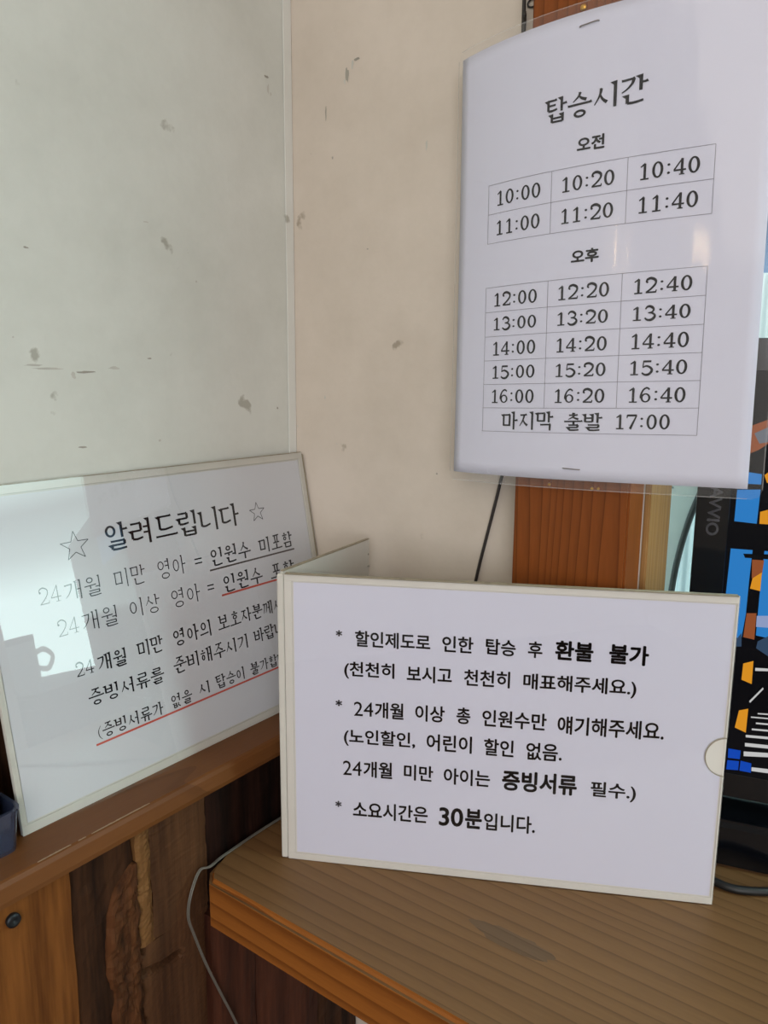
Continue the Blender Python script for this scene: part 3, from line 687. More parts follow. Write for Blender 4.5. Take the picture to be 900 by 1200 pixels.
def digit(p, ch, ox, w):
    """a figure with serifs, 0.5 wide and 0.76 high"""
    S = Pen(); t = w * 0.7
    C = lambda P, a, b=None, m=None: S.curve(P, a, b, m)
    if ch == '0': S.ring(0.5, 0.5, 0.46, 0.52, w * 1.9, w * 0.95)
    elif ch == '1':
        S.ribbon([(0.56, 0.98), (0.56, 0.02)], w * 1.8); S.ribbon([(0.2, 0.80), (0.6, 0.99)], [t, w * 1.3]); S.ribbon([(0.2, 0.02), (0.9, 0.02)], w * 0.8)
    elif ch == '2':
        C([(0.1, 0.72), (0.16, 0.92), (0.5, 1.0), (0.86, 0.84), (0.84, 0.58), (0.5, 0.28), (0.08, 0.04)], w * 1.3, w, w * 1.7)
        S.ribbon([(0.06, 0.04), (0.92, 0.04)], w * 0.95); S.ribbon([(0.9, 0.02), (0.95, 0.2)], [w, t]); S.ring(0.16, 0.74, 0.09, 0.065, 0.09, 0.065)
    elif ch == '3':
        C([(0.12, 0.80), (0.28, 0.98), (0.55, 0.99), (0.82, 0.80), (0.7, 0.58), (0.36, 0.53)], w, t, w * 1.7)
        C([(0.4, 0.53), (0.75, 0.48), (0.94, 0.26), (0.7, 0.03), (0.35, 0.0), (0.08, 0.16)], t, w, w * 1.9)
    elif ch == '4':
        S.ribbon([(0.68, 0.98), (0.03, 0.30)], w * 0.95); S.ribbon([(0.02, 0.29), (1.0, 0.29)], w * 0.95); S.ribbon([(0.68, 1.0), (0.68, 0.02)], w * 1.8)
        S.ribbon([(0.46, 0.02), (0.9, 0.02)], w * 0.6)
    elif ch == '5':
        S.ribbon([(0.18, 0.96), (0.86, 0.96)], w * 1.2); S.ribbon([(0.2, 0.98), (0.15, 0.5)], w * 0.8)
        C([(0.15, 0.52), (0.45, 0.63), (0.8, 0.5), (0.93, 0.3), (0.7, 0.04), (0.35, 0.0), (0.07, 0.14)], t, w, w * 1.9)
    elif ch == '6':
        C([(0.84, 0.88), (0.6, 1.0), (0.3, 0.86), (0.1, 0.5), (0.12, 0.28)], w, w * 1.8, w * 1.1); S.ring(0.51, 0.31, 0.43, 0.32, w * 1.6, w * 0.8)
    elif ch == '7':
        S.ribbon([(0.06, 0.95), (0.94, 0.95)], w * 1.2); S.ribbon([(0.92, 0.95), (0.36, 0.0)], [w, w * 1.9]); S.ribbon([(0.08, 0.97), (0.05, 0.76)], [w, t])
    b = len(p.v); p.v += [(ox + x * 0.46 + 0.02, y * 0.78) for x, y in S.v]; p.f += [tuple(i + b for i in q) for q in S.f]

def pen_mesh(text, wh=0.05, wv=0.075, wd=0.055):
    p = Pen(); x = 0.0
    for ch in text:
        if ch == ' ': x += 0.4
        elif ch in '01234567': digit(p, ch, x, wd); x += 0.52
        elif ch == ':':
            for y in (0.16, 0.56): p.ring(x + 0.14, y, 0.055, 0.06, 0.055, 0.06)
            x += 0.30
        elif ch == '=': p.ribbon([(x, 0.55), (x + 0.5, 0.55)], 0.1); p.ribbon([(x, 0.25), (x + 0.5, 0.25)], 0.1); x += 0.6
        elif ch == '(': p.curve([(x + 0.25, 1.0), (x + 0.06, 0.7), (x + 0.06, 0.3), (x + 0.25, 0.0)], 0.03, 0.03, 0.07); x += 0.3
        elif ord(ch) >= 0xAC00: syllable(p, ch, x, wh, wv); x += 1.04
    return norm(p.v, p.f)

def place(acc, mesh, A, surf, lift):
    """puts a unit-box lettering mesh on a sheet: origin, x vector, y vector in sheet metres"""
    (vs, fs), b = mesh, len(acc[0])
    for x, y in vs:
        acc[0].append(surf(A[0] + A[2] * x + A[4] * y, A[1] + A[3] * x + A[5] * y, lift))
    acc[1].extend([tuple(i + b for i in f) for f in fs])
def line_strip(acc, surf, a, b, w, lift, n=1):
    dx, dy = b[0] - a[0], b[1] - a[1]; l = math.hypot(dx, dy); px, py = -dy / l * w / 2, dx / l * w / 2
    k = len(acc[0])
    for i in range(n + 1):
        t = i / n; x, y = a[0] + dx * t, a[1] + dy * t
        acc[0].append(surf(x + px, y + py, lift)); acc[0].append(surf(x - px, y - py, lift))
    for i in range(n): acc[1].append((k + 2 * i + 1, k + 2 * i + 3, k + 2 * i + 2, k + 2 * i))

# ------------------------------------------------------------------ the room
OR, OT = 0.78, 0.34                # right side and top of the opening in the back wall
XL, YB = -0.4993, 0.5405           # face of the left wall, face of the back wall
XP, YO = -0.1665, 0.5875           # right side of the post, outer face of the back wall
ZS = -0.36854                      # top of the counter
ZL = -0.29602                      # top of the ledge
def blob(bm, c, ax, a, b, mi, n=11):
    """an irregular dirt mark as a thin film on a wall"""
    vs = []
    for i in range(n):
        t = 2 * math.pi * i / n; r = random.uniform(0.35, 0.75)
        u, v = a * r * math.cos(t), b * r * math.sin(t)
        if ax == 'x': vs.append(bm.verts.new((XL + 0.0003, c[0] + u, c[1] + v + CZ)))
        else: vs.append(bm.verts.new((c[0] + u, YB - 0.0003, c[1] + v + CZ)))
    f = bm.faces.new(vs); f.material_index = mi
bm = box(bmesh.new(), (XL - 0.12, -2.3, 0), (XL, YO, CZ + 1.2))
for i, (y, z, a, b) in enumerate(STAIN_L): blob(bm, (y, z), 'x', a, b, 1 if i % 3 else 2)
struct(obj('wall_left', bm, [M['wall_left'], M['stain_faint'], M['stain']]))
bm = bmesh.new()
box(bm, (XL, YB, 0), (XP - 0.001, YO, CZ + 1.2))
box(bm, (XP - 0.001, YB, 0), (OR, YO, CZ + ZS - 0.045))
box(bm, (XP - 0.001, YB, CZ + OT), (OR, YO, CZ + 1.2))
box(bm, (OR, YB, 0), (2.12, YO, CZ + 1.2))
for i, (x, z, a, b) in enumerate(STAIN_B): blob(bm, (x, z), 'y', a, b, 1 if i % 2 else 2)
struct(obj('wall_back', bm, [M['wall_back'], M['stain_faint'], M['stain']]))
struct(obj('wall_right', box(bmesh.new(), (2.0, -2.3, 0), (2.12, YB, CZ + 1.2)), M['room']))
struct(obj('wall_rear', box(bmesh.new(), (XL - 0.12, -2.42, 0), (2.12, -2.3, CZ + 1.2)), M['room']))
struct(obj('floor', box(bmesh.new(), (XL - 0.12, -2.42, -0.1), (2.12, YO, 0)), M['floor']))
struct(obj('ceiling', box(bmesh.new(), (XL - 0.12, -2.42, CZ + 1.2), (2.12, YO, CZ + 1.3)), M['room']))
struct(obj('ground', box(bmesh.new(), (-30, YO + 0.02, -0.3), (30, 60, -0.2)), M['ground']))
# jamb board lining the opening beside the post
struct(obj('trim_1', box(bmesh.new(), (XP - 0.0009, YB - 0.0003, CZ + ZS), (XP + 0.0035, YO + 0.004, CZ + OT - 0.0005), bev=0.001), M['jamb']))
struct(obj('trim_2', box(bmesh.new(), (XP + 0.004, YB + 0.004, CZ + OT - 0.02), (OR - 0.0005, YO + 0.01, CZ + OT - 0.0005), bev=0.001), M['jamb']))

struct(obj('corner_lit_strip', box(bmesh.new(), (XL + 0.0001, YB - 0.0105, CZ + ZL + 0.0002), (XL + 0.0012, YB - 0.0002, CZ + 1.2), bev=0.0005), M['lit_strip']))  # thin lighter strip added where the left wall is lit more beside the corner
# post
bm = box(bmesh.new(), (-0.253, 0.509, CZ + ZS), (XP - 0.0012, YB - 0.0005, CZ + 0.9), bev=0.0015)
tag(obj('wooden_post', bm, M['post']), 'reddish brown wooden post standing between cream wall and opening', 'post')

# panelling of reclaimed boards under the ledge
pan = thing('wood_panelling', W(-0.45, 0.2, -1.27), 'rough panelling of dark reclaimed boards under the ledge on the left', 'panelling')
def rel(root, bm):
    for v in bm.verts: v.co -= root.location
    return bm
def board(y0, y1, z0, z1, x1, mat, wob=0.0012, ny=6, nz=40, rough=0.0006, shape=None, left=None):
    """a standing board with wavy long edges and an uneven face"""
    bm = bmesh.new(); g = []
    rnd = random.Random(int((y0 + 3) * 10000))
    e0 = [rnd.uniform(-wob, wob) for _ in range(nz + 1)]; e1 = [rnd.uniform(-wob, wob) for _ in range(nz + 1)]
    for k in range(2, nz - 1):
        e0[k] = (e0[k - 1] * 2 + e0[k]) / 3; e1[k] = (e1[k - 1] * 2 + e1[k]) / 3
    for k in range(nz + 1):
        t = k / nz; row = []
        for j in range(ny + 1):
            s = j / ny
            z = z0 + (z1 - z0) * t; ya = (left(z) if left else y0) + e0[k]; y = ya + (y1 + e1[k] - ya) * s
            x = x1 + rnd.uniform(-rough, rough) - 0.0015 * (abs(2 * s - 1) ** 6)
            if shape: x += shape(y, z)
            row.append(bm.verts.new(W(x, y, z)))
        g.append(row)
    for k in range(nz):
        for j in range(ny): bm.faces.new((g[k][j], g[k][j + 1], g[k + 1][j + 1], g[k + 1][j]))
    # back and sides
    def wall(loop):
        bk = [bm.verts.new((-0.012 + x1, v.co.y, v.co.z)) for v in loop]
        for a in range(len(loop) - 1): bm.faces.new((loop[a], bk[a], bk[a + 1], loop[a + 1]))
    wall([r[0] for r in g]); wall([r[-1] for r in g]); wall(g[0]); wall(g[-1])
    return obj('board', rel(pan, bm), mat, pan)
XF = -0.4225
ZT = ZL - 0.0165
obj('backing', rel(pan, box(bmesh.new(), tuple(W(XL + 0.0005, -0.6, -1.26)), tuple(W(XF - 0.008, 0.5395, ZT)))), M['gap'], pan)
board(-0.12, 0.052, -0.85, ZT, XF, M['board_brown'])
board(0.0535, 0.2395, -0.85, ZT, XF + 0.001, M['board_tan'], rough=0.0004)
board(0.2408, 0.2882, -0.85, ZT, XF - 0.0022, M['board_dark'], ny=10, nz=80, rough=0.0006)
def torn_left(z):
    pts = [(-0.336, 0.2845), (-0.342, 0.2760), (-0.350, 0.2700), (-0.360, 0.2655), (-0.385, 0.2625), (-0.405, 0.2612), (-0.418, 0.2640), (-0.426, 0.2668), (-0.44, 0.2640), (-0.86, 0.2630)]
    for (za, a), (zb, b) in zip(pts, pts[1:]):
        if z <= za and z >= zb: return a + (b - a) * (za - z) / (za - zb)
    return 0.2845
def torn(y, z):
    e = max(0.0, y - torn_left(z)); d = 0.0035 * min(1.0, e / 0.004) ** 0.6
    return d + 0.0011 * math.sin((z * 0.9 + y * 0.9) * 520 + 3 * math.sin(z * 90)) + 0.0008 * math.sin(z * 210 - y * 330)
board(0.26, 0.2884, -0.85, -0.336, XF - 0.0012, M['board_rough'], ny=14, nz=110, rough=0.0007, shape=torn, left=torn_left)
board(0.2892, 0.3008, -0.4045, ZT, XF + 0.0005, M['board_pale'], ny=4)
board(0.3011, 0.3516, -0.4045, ZT, XF + 0.0003, M['board_brown'], ny=6, nz=40, rough=0.0002)
def crack(y, z):
    zc = -0.4265 - 0.004 * (y - 0.2877) / 0.03 + 0.0006 * math.sin(y * 260)
    k = -0.007 * math.exp(-((z - zc) / 0.0024) ** 2) if y < 0.325 else 0.0
    return k - 0.008 * math.exp(-((y - 0.2892) / 0.003) ** 2 - ((z + 0.409) / 0.004) ** 2)
board(0.2892, 0.3516, -0.85, -0.4052, XF - 0.0004, M['board_brown'], ny=26, nz=240, shape=crack, rough=0.00015)
board(0.353, 0.445, -0.85, ZT, XF - 0.0012, M['board_black'])
board(0.4465, 0.538, -0.85, ZT, XF - 0.0006, M['board_dark'])
# lower reddish boards fixed over the panelling under the counter
board(0.347, 0.392, -0.85, -0.4125, XF + 0.0075, M['board_red'], nz=24)
board(0.3935, 0.47, -0.85, -0.4125, XF + 0.007, M['board_red'], nz=24)
# screw
bm = bmesh.new(); lathe(bm, [(0.0005, 0.0012), (0.0016, 0.0026), (0.0042, 0.0022), (0.0044, 0.0008), (0.0035, -0.003)], 20)
bmesh.ops.rotate(bm, verts=bm.verts, matrix=Matrix.Rotation(math.pi / 2, 3, 'Y'))
s = obj('screw', bm, M['screw'], pan, smooth=True); s.location = W(XF + 0.0022, SCREW[1], SCREW[2]) - pan.location

# ledge
led = thing('wooden_ledge', W(-0.45, 0.0, ZL - 0.018), 'narrow brown wooden ledge along the left wall under the leaning sign', 'ledge')
prof = [(XL + 0.0005, ZL), (-0.4212, ZL), (-0.4195, ZL - 0.0008), (-0.4182, ZL - 0.0035), (-0.4165, ZL - 0.012), (-0.4170, ZL - 0.0155), (-0.4185, ZL - 0.0162), (XL + 0.0005, ZL - 0.0162)]
bm = bmesh.new(); rings = []
for i in range(41):
    y = -0.6 + (0.5398 + 0.6) * i / 40
    rings.append([bm.verts.new(W(x, y, z)) for x, z in prof])
for A, B in zip(rings, rings[1:]):
    for k in range(len(prof)): bm.faces.new((A[k], A[(k + 1) % len(prof)], B[(k + 1) % len(prof)], B[k]))
bm.faces.new(rings[0]); bm.faces.new(rings[-1][::-1])
obj('board', rel(led, bm), M['ledge'], led)
# worn pale scratches along its front edge
rnd = random.Random(3); worn = plain('bare pale wood', srgb(150, 126, 100), 0.7, noise=0.25, scale=300)
for y0, y1 in ((0.2185, 0.241), (0.246, 0.2515), (0.2555, 0.301)):
    bm = bmesh.new(); n = max(4, int((y1 - y0) / 0.0012)); top_, lo = [], []
    for i in range(n + 1):
        t = i / n; y = y0 + (y1 - y0) * t; w = 0.00045 * math.sin(math.pi * t) ** 0.5 * rnd.uniform(0.2, 1.5) + 0.00008
        top_.append(bm.verts.new(W(-0.4208 - w, y, ZL + 0.0002))); lo.append(bm.verts.new(W(-0.4203 + w * 0.3, y, ZL + 0.00005)))
    for i in range(n): bm.faces.new((top_[i], top_[i + 1], lo[i + 1], lo[i]))
    o = obj('scratch', rel(led, bm), worn, led); o['label'] = 'pale worn scratch along the front edge'

# counter: one thick board in front of the wall, running on through the opening
ctr = thing('wooden_counter', W(0.2, 0.45, ZS - 0.042), 'thick pine counter board with an orange front edge under the white sign', 'counter')
TH = 0.0415
pts = [(-0.4035, 0.3365), (1.14, 0.3365), (1.14, YB - 0.0006), (OR - 0.006, YB - 0.0006), (OR - 0.006, 0.93), (XP + 0.006, 0.93), (XP + 0.006, YB - 0.0006), (-0.4165, YB - 0.0006), (-0.4165, 0.357), (-0.4125, 0.345)]
bm = bmesh.new(); prism(bm, pts, CZ + ZS - TH, CZ + ZS)
bmesh.ops.recalc_face_normals(bm, faces=bm.faces)
front = [e for e in bm.edges if all(v.co.y < 0.36 for v in e.verts) and abs(e.verts[0].co.z - e.verts[1].co.z) < 1e-6]
bmesh.ops.bevel(bm, geom=front, offset=0.0035, segments=3, affect='EDGES')
bm.normal_update()
for f in bm.faces:
    f.material_index = 1 if (f.normal.y < -0.45 or f.normal.x < -0.45) and f.calc_center_median().y < 0.4 else 0
obj('board', rel(ctr, bm), [M['counter'], M['counter_edge']], ctr)
# worn grey knot on the top
bm = bmesh.new(); rnd = random.Random(5)
KX, KY = -0.1965, 0.4145
def at_counter(bm, P, up):
    bm.faces.new([bm.verts.new(W(x, y, ZS + up)) for x, y in P])
at_counter(bm, [(KX + 0.030 * math.cos(t) * rnd.uniform(0.8, 1.15), KY + 0.008 * math.sin(t) * rnd.uniform(0.8, 1.15)) for t in [2 * math.pi * i / 22 for i in range(22)]], 0.00015)
o = obj('worn_patch', rel(ctr, bm), plank_wood('worn grey patch', srgb(108, 85, 62), srgb(82, 61, 42), 'X', seed=2.2, bands=90), ctr); o['label'] = 'greyish worn patch on the counter top'

# ------------------------------------------------------------------ white sign stand on the counter
FO = Vector((-0.3743, 0.3903, ZS)); FYAW, FH, FW = 0.4696, 0.2266, 0.310
def plane(u, n, up, o):
    return lambda s, t, l=0.0: o + u * s + up * t + n * l
def bent_plate(name, surf, poly, l0, l1, mat, parent, bev=0.0006):
    bm = bmesh.new()
    lo = [bm.verts.new(surf(s, t, l0)) for s, t in poly]; hi = [bm.verts.new(surf(s, t, l1)) for s, t in poly]; n = len(poly)
    bm.faces.new(lo[::-1]); bm.faces.new(hi)
    for i in range(n): bm.faces.new((lo[i], lo[(i + 1) % n], hi[(i + 1) % n], hi[i]))
    if bev: bmesh.ops.bevel(bm, geom=list(bm.edges), offset=bev, segments=1, affect='EDGES')
    return obj(name, bm, mat, parent)
def rect(a, b, c, d): return [(a, b), (c, b), (c, d), (a, d)]

stand = thing('sign_stand', W(*FO), 'white folding sign stand with eight lines of black print standing on the counter', 'sign')
stand['label'] = 'white folding sign stand with six lines of black print standing on the counter'
u, n, up = Vector((math.cos(FYAW), math.sin(FYAW), 0)), Vector((math.sin(FYAW), -math.cos(FYAW), 0)), Vector((0, 0, 1))
FS = plane(u, n, up, Vector((0, 0, 0)))
bent_plate('back_panel', FS, rect(0.0, 0.0, FW, FH), -0.0030, -0.0012, M['ivory'], stand)
bent_plate('paper', FS, rect(0.0068, 0.0061, 0.3078, 0.2203), -0.0011, -0.0009, M['paper'], stand, 0)
NT, NR = 0.1128, 0.0140
notch = [(FW, 0.0), (FW, NT - NR)] + [(FW - NR * math.sin(a) * 0.95, NT - NR * math.cos(a)) for a in [math.pi * i / 20 for i in range(1, 20)]] + [(FW, NT + NR), (FW, FH), (0, FH), (0, 0)]
bent_plate('clear_cover', FS, notch, 0.0, 0.0012, M['acrylic'], stand, 0)
disc = [(FW - 0.0004, NT - NR)] + [(FW - NR * math.sin(a) * 0.95, NT - NR * math.cos(a)) for a in [math.pi * i / 20 for i in range(1, 20)]] + [(FW - 0.0004, NT + NR)]
o = bent_plate('thumb_notch', FS, disc, -0.00085, -0.0006, M['ivory'], stand, 0); o['label'] = 'cream half round thumb notch at the right edge'
bm = bmesh.new(); tube(bm, [FS(s, t, 0.0009) for s, t in disc], 0.00035, 6)
obj('notch_edge', bm, M['ivory_dirty'], stand)
# aged rims
for nm, r in (('top_rim', rect(0.0, FH - 0.0055, FW, FH)), ('bottom_rim', rect(0.0, 0.0, FW, 0.0052)), ('left_rim', rect(0.0, 0.0052, 0.0058, FH - 0.0055)), ('right_rim', rect(FW - 0.0012, 0.0052, FW, FH - 0.0055))):
    bent_plate(nm, FS, r, -0.0011, -0.0002, M['ivory'], stand, 0.0002)
bm = bmesh.new(); box(bm, (0, 0, 0), (1, 1, 1))
bm.free()
bent_plate('top_seam', FS, rect(0.001, FH - 0.0004, FW - 0.001, FH + 0.0004), -0.0030, 0.0012, M['ivory_dirty'], stand, 0)
# spine on the left and the second leaf folding back
bent_plate('spine', FS, rect(-0.0052, 0.0006, -0.0003, FH - 0.0006), -0.0034, 0.0004, M['leaf'], stand, 0.0008)
wend = Vector((-0.3965, 0.5192, ZS)) - FO; wst = FS(-0.003, 0, -0.004)
wd = (Vector((wend.x, wend.y, 0)) - Vector((wst.x, wst.y, 0))); wl = wd.length; wd.normalize()
LS = plane(wd, Vector((wd.y, -wd.x, 0)), up, wst)
bent_plate('folded_leaf', LS, rect(0, 0.0006, wl, FH + 0.0002), -0.0012, 0.0012, M['leaf'], stand, 0.0004)
bent_plate('leaf_seam', LS, rect(0.001, FH + 0.0004, wl, FH + 0.0012), -0.0014, 0.0014, M['ivory_dirty'], stand, 0)
for i, (t, r) in enumerate(((0.214, 0.0009), (0.2035, 0.0015))):
    bm = bmesh.new(); lathe(bm, [(r * 0.3, 0.0008), (r, 0.0003), (r, -0.0003), (r * 0.3, -0.0008)], 10)
    q = obj('grime_spot', bm, M['stain'], stand); q.location = LS(wl - 0.0016, t, 0.0013)
for ln in range(6):
    acc = ([], [])
    for L, txt, bold, A in FRONT_TEXT:
        if L == ln: place(acc, font_mesh(txt, (0.034 if txt != '30' else 0.024) if bold else (0.003 if txt == '24' else 0.022)), A, FS, -0.00075)
    pyobj('text_line', acc[0], acc[1], M['ink'], stand)

# ------------------------------------------------------------------ white sign board leaning on the left wall
LO = Vector((-0.45249, 0.2275, ZL)); LLEAN, LYAW, LW, LH = 0.1818, 0.0111, 0.310, 0.2266
lu = Vector((math.sin(LYAW), math.cos(LYAW), 0)); l0 = Vector((math.cos(LYAW), -math.sin(LYAW), 0))
lup = Vector((0, 0, 1)) * math.cos(LLEAN) - l0 * math.sin(LLEAN); lnm = lu.cross(lup)
LSF = plane(lu, lnm, lup, Vector((0, 0, 0)))
brd = thing('sign_board', W(*LO), 'white notice board with two stars and red underlines leaning on the left wall', 'sign')
bent_plate('back_panel', LSF, rect(0, 0.0, LW, LH), -0.0040, -0.0014, M['ivory_dimmed'], brd)
bent_plate('paper', LSF, rect(0.0045, 0.0072, 0.3040, 0.2195), -0.0013, -0.0011, M['paper_dimmed'], brd, 0)
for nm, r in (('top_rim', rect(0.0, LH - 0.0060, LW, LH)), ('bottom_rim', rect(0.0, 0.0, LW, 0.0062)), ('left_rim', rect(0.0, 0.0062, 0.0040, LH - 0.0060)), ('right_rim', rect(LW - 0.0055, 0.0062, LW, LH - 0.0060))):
    bent_plate(nm, LSF, r, -0.0013, -0.0003, M['ivory_dimmed'], brd, 0.0002)
bent_plate('right_seam', LSF, rect(LW - 0.0003, 0.002, LW + 0.0004, LH - 0.002), -0.0040, 0.0005, M['ivory_dirty'], brd, 0)
bent_plate('top_seam', LSF, rect(0.002, LH - 0.0003, LW - 0.002, LH + 0.0004), -0.0040, 0.0005, M['ivory_dirty'], brd, 0)
# the clear cover is very slightly bowed outwards
BOW = 0.0061
bm = bmesh.new(); g = []
for i in range(25):
    s = LW * i / 24; lift = BOW * (1 - (2 * s / LW - 1) ** 2)
    g.append([bm.verts.new(LSF(s, LH * j / 4, lift)) for j in range(5)])
for i in range(24):
    for j in range(4): bm.faces.new((g[i][j], g[i + 1][j], g[i + 1][j + 1], g[i][j + 1]))
obj('clear_cover', bm, M['cover'], brd, smooth=True)
for ln in range(6):
    acc = ([], [])
    for L, txt, bold, A in LEFT_TEXT:
        if L == ln:
            w = (0.075, 0.112) if ln == 0 else ((0.052, 0.068) if ln < 3 and txt in ('24', '개월', '미만', '영아', '이상') else (0.082, 0.116))
            place(acc, pen_mesh(txt, w[0], w[1], 0.045 if ln < 3 else 0.075), A, LSF, -0.0009)
    pyobj('text_line', acc[0], acc[1], M['ink_grey'] if ln in (1, 2) else M['ink'], brd)
for i, (a, b, c, d, w) in enumerate(LEFT_LINES):
    acc = ([], []); line_strip(acc, LSF, (a, b), (c, d), w, -0.00085)
    o = pyobj('underline', acc[0], acc[1], M['ink_underline'] if i == 0 else M['ink_red'], brd)
    o['label'] = 'dark grey underline' if i == 0 else 'red underline'
for cx, cy, r in LEFT_STARS:
    acc = ([], []); P = []
    for k in range(10):
        a = math.pi / 2 + math.pi * k / 5; rr = r if k % 2 == 0 else r * 0.40
        P.append((cx + rr * math.cos(a), cy + rr * math.sin(a) * 0.95))
    for k in range(10): line_strip(acc, LSF, P[k], P[(k + 1) % 10], 0.00055, -0.0009)
    pyobj('star', acc[0], acc[1], M['ink_grey'], brd)

# ------------------------------------------------------------------ laminated timetable poster
PX0, PZ0, PY0, PR, C0, C1, C2, C3, C4, C5, C6 = POSTER_SURF
PW, PH = 0.21, 0.297
post_root = thing('timetable_poster', W(PX0 + 0.1, PY0, PZ0), 'large laminated timetable poster stapled to the wooden post', 'poster')
def PS0(s, t):
    sc, tcx = max(-0.012, min(PW + 0.012, s)), max(-0.012, min(PH + 0.012, t))
    a, b = 2 * sc / PW - 1, 2 * tcx / PH - 1
    y = PY0 + C0 * a + C1 * b + C2 * a * a + C3 * a * b + C4 * a * a * b + C5 * b * b + C6 * a ** 3
    return W(PX0 + s * math.cos(PR) - t * math.sin(PR), y, PZ0 + s * math.sin(PR) + t * math.cos(PR))
def PS(s, t, l=0.0):
    p = PS0(s, t)
    if l:
        nn = (PS0(s + 1e-3, t) - PS0(s - 1e-3, t)).cross(PS0(s, t + 1e-3) - PS0(s, t - 1e-3)).normalized()
        p = p + nn * l
    return p - post_root.location
def sheet(name, s0, s1, t0, t1, l0, l1, mat, ns=28, nt=36, corner=0.0):
    bm = bmesh.new(); gs = []
    for l in (l0, l1):
        g = []
        for i in range(ns + 1):
            row = []
            for j in range(nt + 1):
                s = s0 + (s1 - s0) * i / ns; t = t0 + (t1 - t0) * j / nt
                if corner:
                    for cs, ct, ds, dt in ((s0, t0, 1, 1), (s1, t0, -1, 1), (s0, t1, 1, -1), (s1, t1, -1, -1)):
                        ex, ey = cs + ds * corner, ct + dt * corner
                        if (s - ex) * ds < 0 and (t - ey) * dt < 0:
                            q = math.hypot(s - ex, t - ey); m = max(abs(s - ex), abs(t - ey))
                            if q > 1e-9: s, t = ex + (s - ex) * m / q, ey + (t - ey) * m / q
                row.append(bm.verts.new(PS(s, t, l)))
            g.append(row)
        gs.append(g)
        for i in range(ns):
            for j in range(nt): bm.faces.new((g[i][j], g[i + 1][j], g[i + 1][j + 1], g[i][j + 1]))
        if l0 == l1: break
    if len(gs) == 2:
        A, B = gs
        def side(a, b):
            for k in range(len(a) - 1): bm.faces.new((a[k], a[k + 1], b[k + 1], b[k]))
        side(A[0], B[0]); side(A[-1], B[-1]); side([r[0] for r in A], [r[0] for r in B]); side([r[-1] for r in A], [r[-1] for r in B])
    return obj(name, bm, mat, post_root, smooth=True)
sheet('paper', 0, PW, 0, PH, -0.0002, 0.0, M['paper'])
sheet('laminate_pouch', -0.0035, PW + 0.0085, -0.0062, PH + 0.0055, 0.0007, 0.0007, M['pouch'], 40, 50, corner=0.006)
# thin edge of the pouch, hazed whitish as if catching light
for nm, (a, b, c, d) in dict(left=(-0.0035, 0.0, -0.0029, PH), right=(PW + 0.0079, 0.0, PW + 0.0085, PH), bottom=(0.0, -0.0062, PW, -0.0056), top=(0.0, PH + 0.0049, PW, PH + 0.0055)).items():
    sheet('pouch_edge', a, c, b, d, 0.0009, 0.0009, M['pouch_edge'], 2 if nm in ('left', 'right') else 28, 36 if nm in ('left', 'right') else 2)
INKL = 0.0003
def text_part(name, items):
    acc = ([], [])
    for mesh, A in items: place(acc, mesh, A, PS, INKL)
    return pyobj(name, acc[0], acc[1], M['ink'], post_root)
text_part('heading', [(pen_mesh(t, 0.085, 0.125), A) for L, t, b, A in POSTER_TEXT if L == 0])
for k in (1, 2): text_part('subheading', [(font_mesh(t, 0.034), A) for L, t, b, A in POSTER_TEXT if L == k])
acc = ([], [])
for cs, rs, full in ((GRID['cu'], GRID['ru'], 0), (GRID['cl'], GRID['rl'], 1)):
    bot = rs[-1]
    if full:
        bot = rs[-1] - 0.0168; 
        line_strip(acc, PS, (cs[0] - 0.0004, bot), (cs[3], bot), 0.00028, INKL, 14)
    for r in rs: line_strip(acc, PS, (cs[0], r), (cs[3], r), 0.00028, INKL, 14)
    for i, c in enumerate(cs):
        line_strip(acc, PS, (c, rs[0]), (c, bot if i in (0, 3) else rs[-1]), 0.00028, INKL, 14)
pyobj('table_grid', acc[0], acc[1], M['ink_line'], post_root)
for cs, rs, hours, hgt in ((GRID['cu'], GRID['ru'], (10, 11), 0.0102), (GRID['cl'], GRID['rl'], (12, 13, 14, 15, 16), 0.0100)):
    for k, hr in enumerate(hours):
        mid = (rs[k] + rs[k + 1]) / 2; items = []
        for c, mm in enumerate(('00', '20', '40')):
            x = cs[c] + (cs[c + 1] - cs[c]) * 0.155; w = (cs[c + 1] - cs[c]) * 0.685
            items.append((pen_mesh('%d:%s' % (hr, mm), wd=0.12), [x, mid - hgt * 0.5, w, 0, 0, hgt]))
        text_part('time_row', items)
text_part('last_row', [(pen_mesh(t, 0.09, 0.125, 0.12), A) for L, t, b, A in POSTER_TEXT if L == 8])

# staples and pins
def staple(s0, t0, s1, t1, label):
    a, b = PS(s0, t0, 0.0014) + post_root.location, PS(s1, t1, 0.0014) + post_root.location
    nn = Vector((0, 1, 0)); mid = (a + b) / 2
    o = thing('staple', mid, label, 'staple', 'staples in the poster')
    bm = bmesh.new(); d = (b - a).normalized()
    tube(bm, [a - mid + nn * 0.004, a - mid + nn * 0.0006, a - mid + d * 0.0006, b - mid - d * 0.0006, b - mid + nn * 0.0006, b - mid + nn * 0.004], 0.00036, 8)
    obj('wire', bm, M['steel'], o, smooth=True)
staple(*STAPLES[0], 'steel staple through the top edge of the timetable poster')
staple(*STAPLES[1], 'steel staple through the bottom edge of the timetable poster')
def pin(x, z, r, name, label, cat, group=None, mat='brass'):
    o = thing(name, W(x, 0.509, z), label, cat, group)
    bm = bmesh.new(); lathe(bm, [(r * 0.25, 0.0016), (r * 0.8, 0.0013), (r, 0.0004), (r, 0.0), (r * 0.3, -0.0002)], 16)
    bmesh.ops.rotate(bm, verts=bm.verts, matrix=Matrix.Rotation(math.pi / 2, 3, 'X'))
    obj('head', bm, M[mat], o, smooth=True)
pin(PIN[0], PIN[2], 0.0022, 'drawing_pin', 'small brass drawing pin in the post above the poster', 'pin')
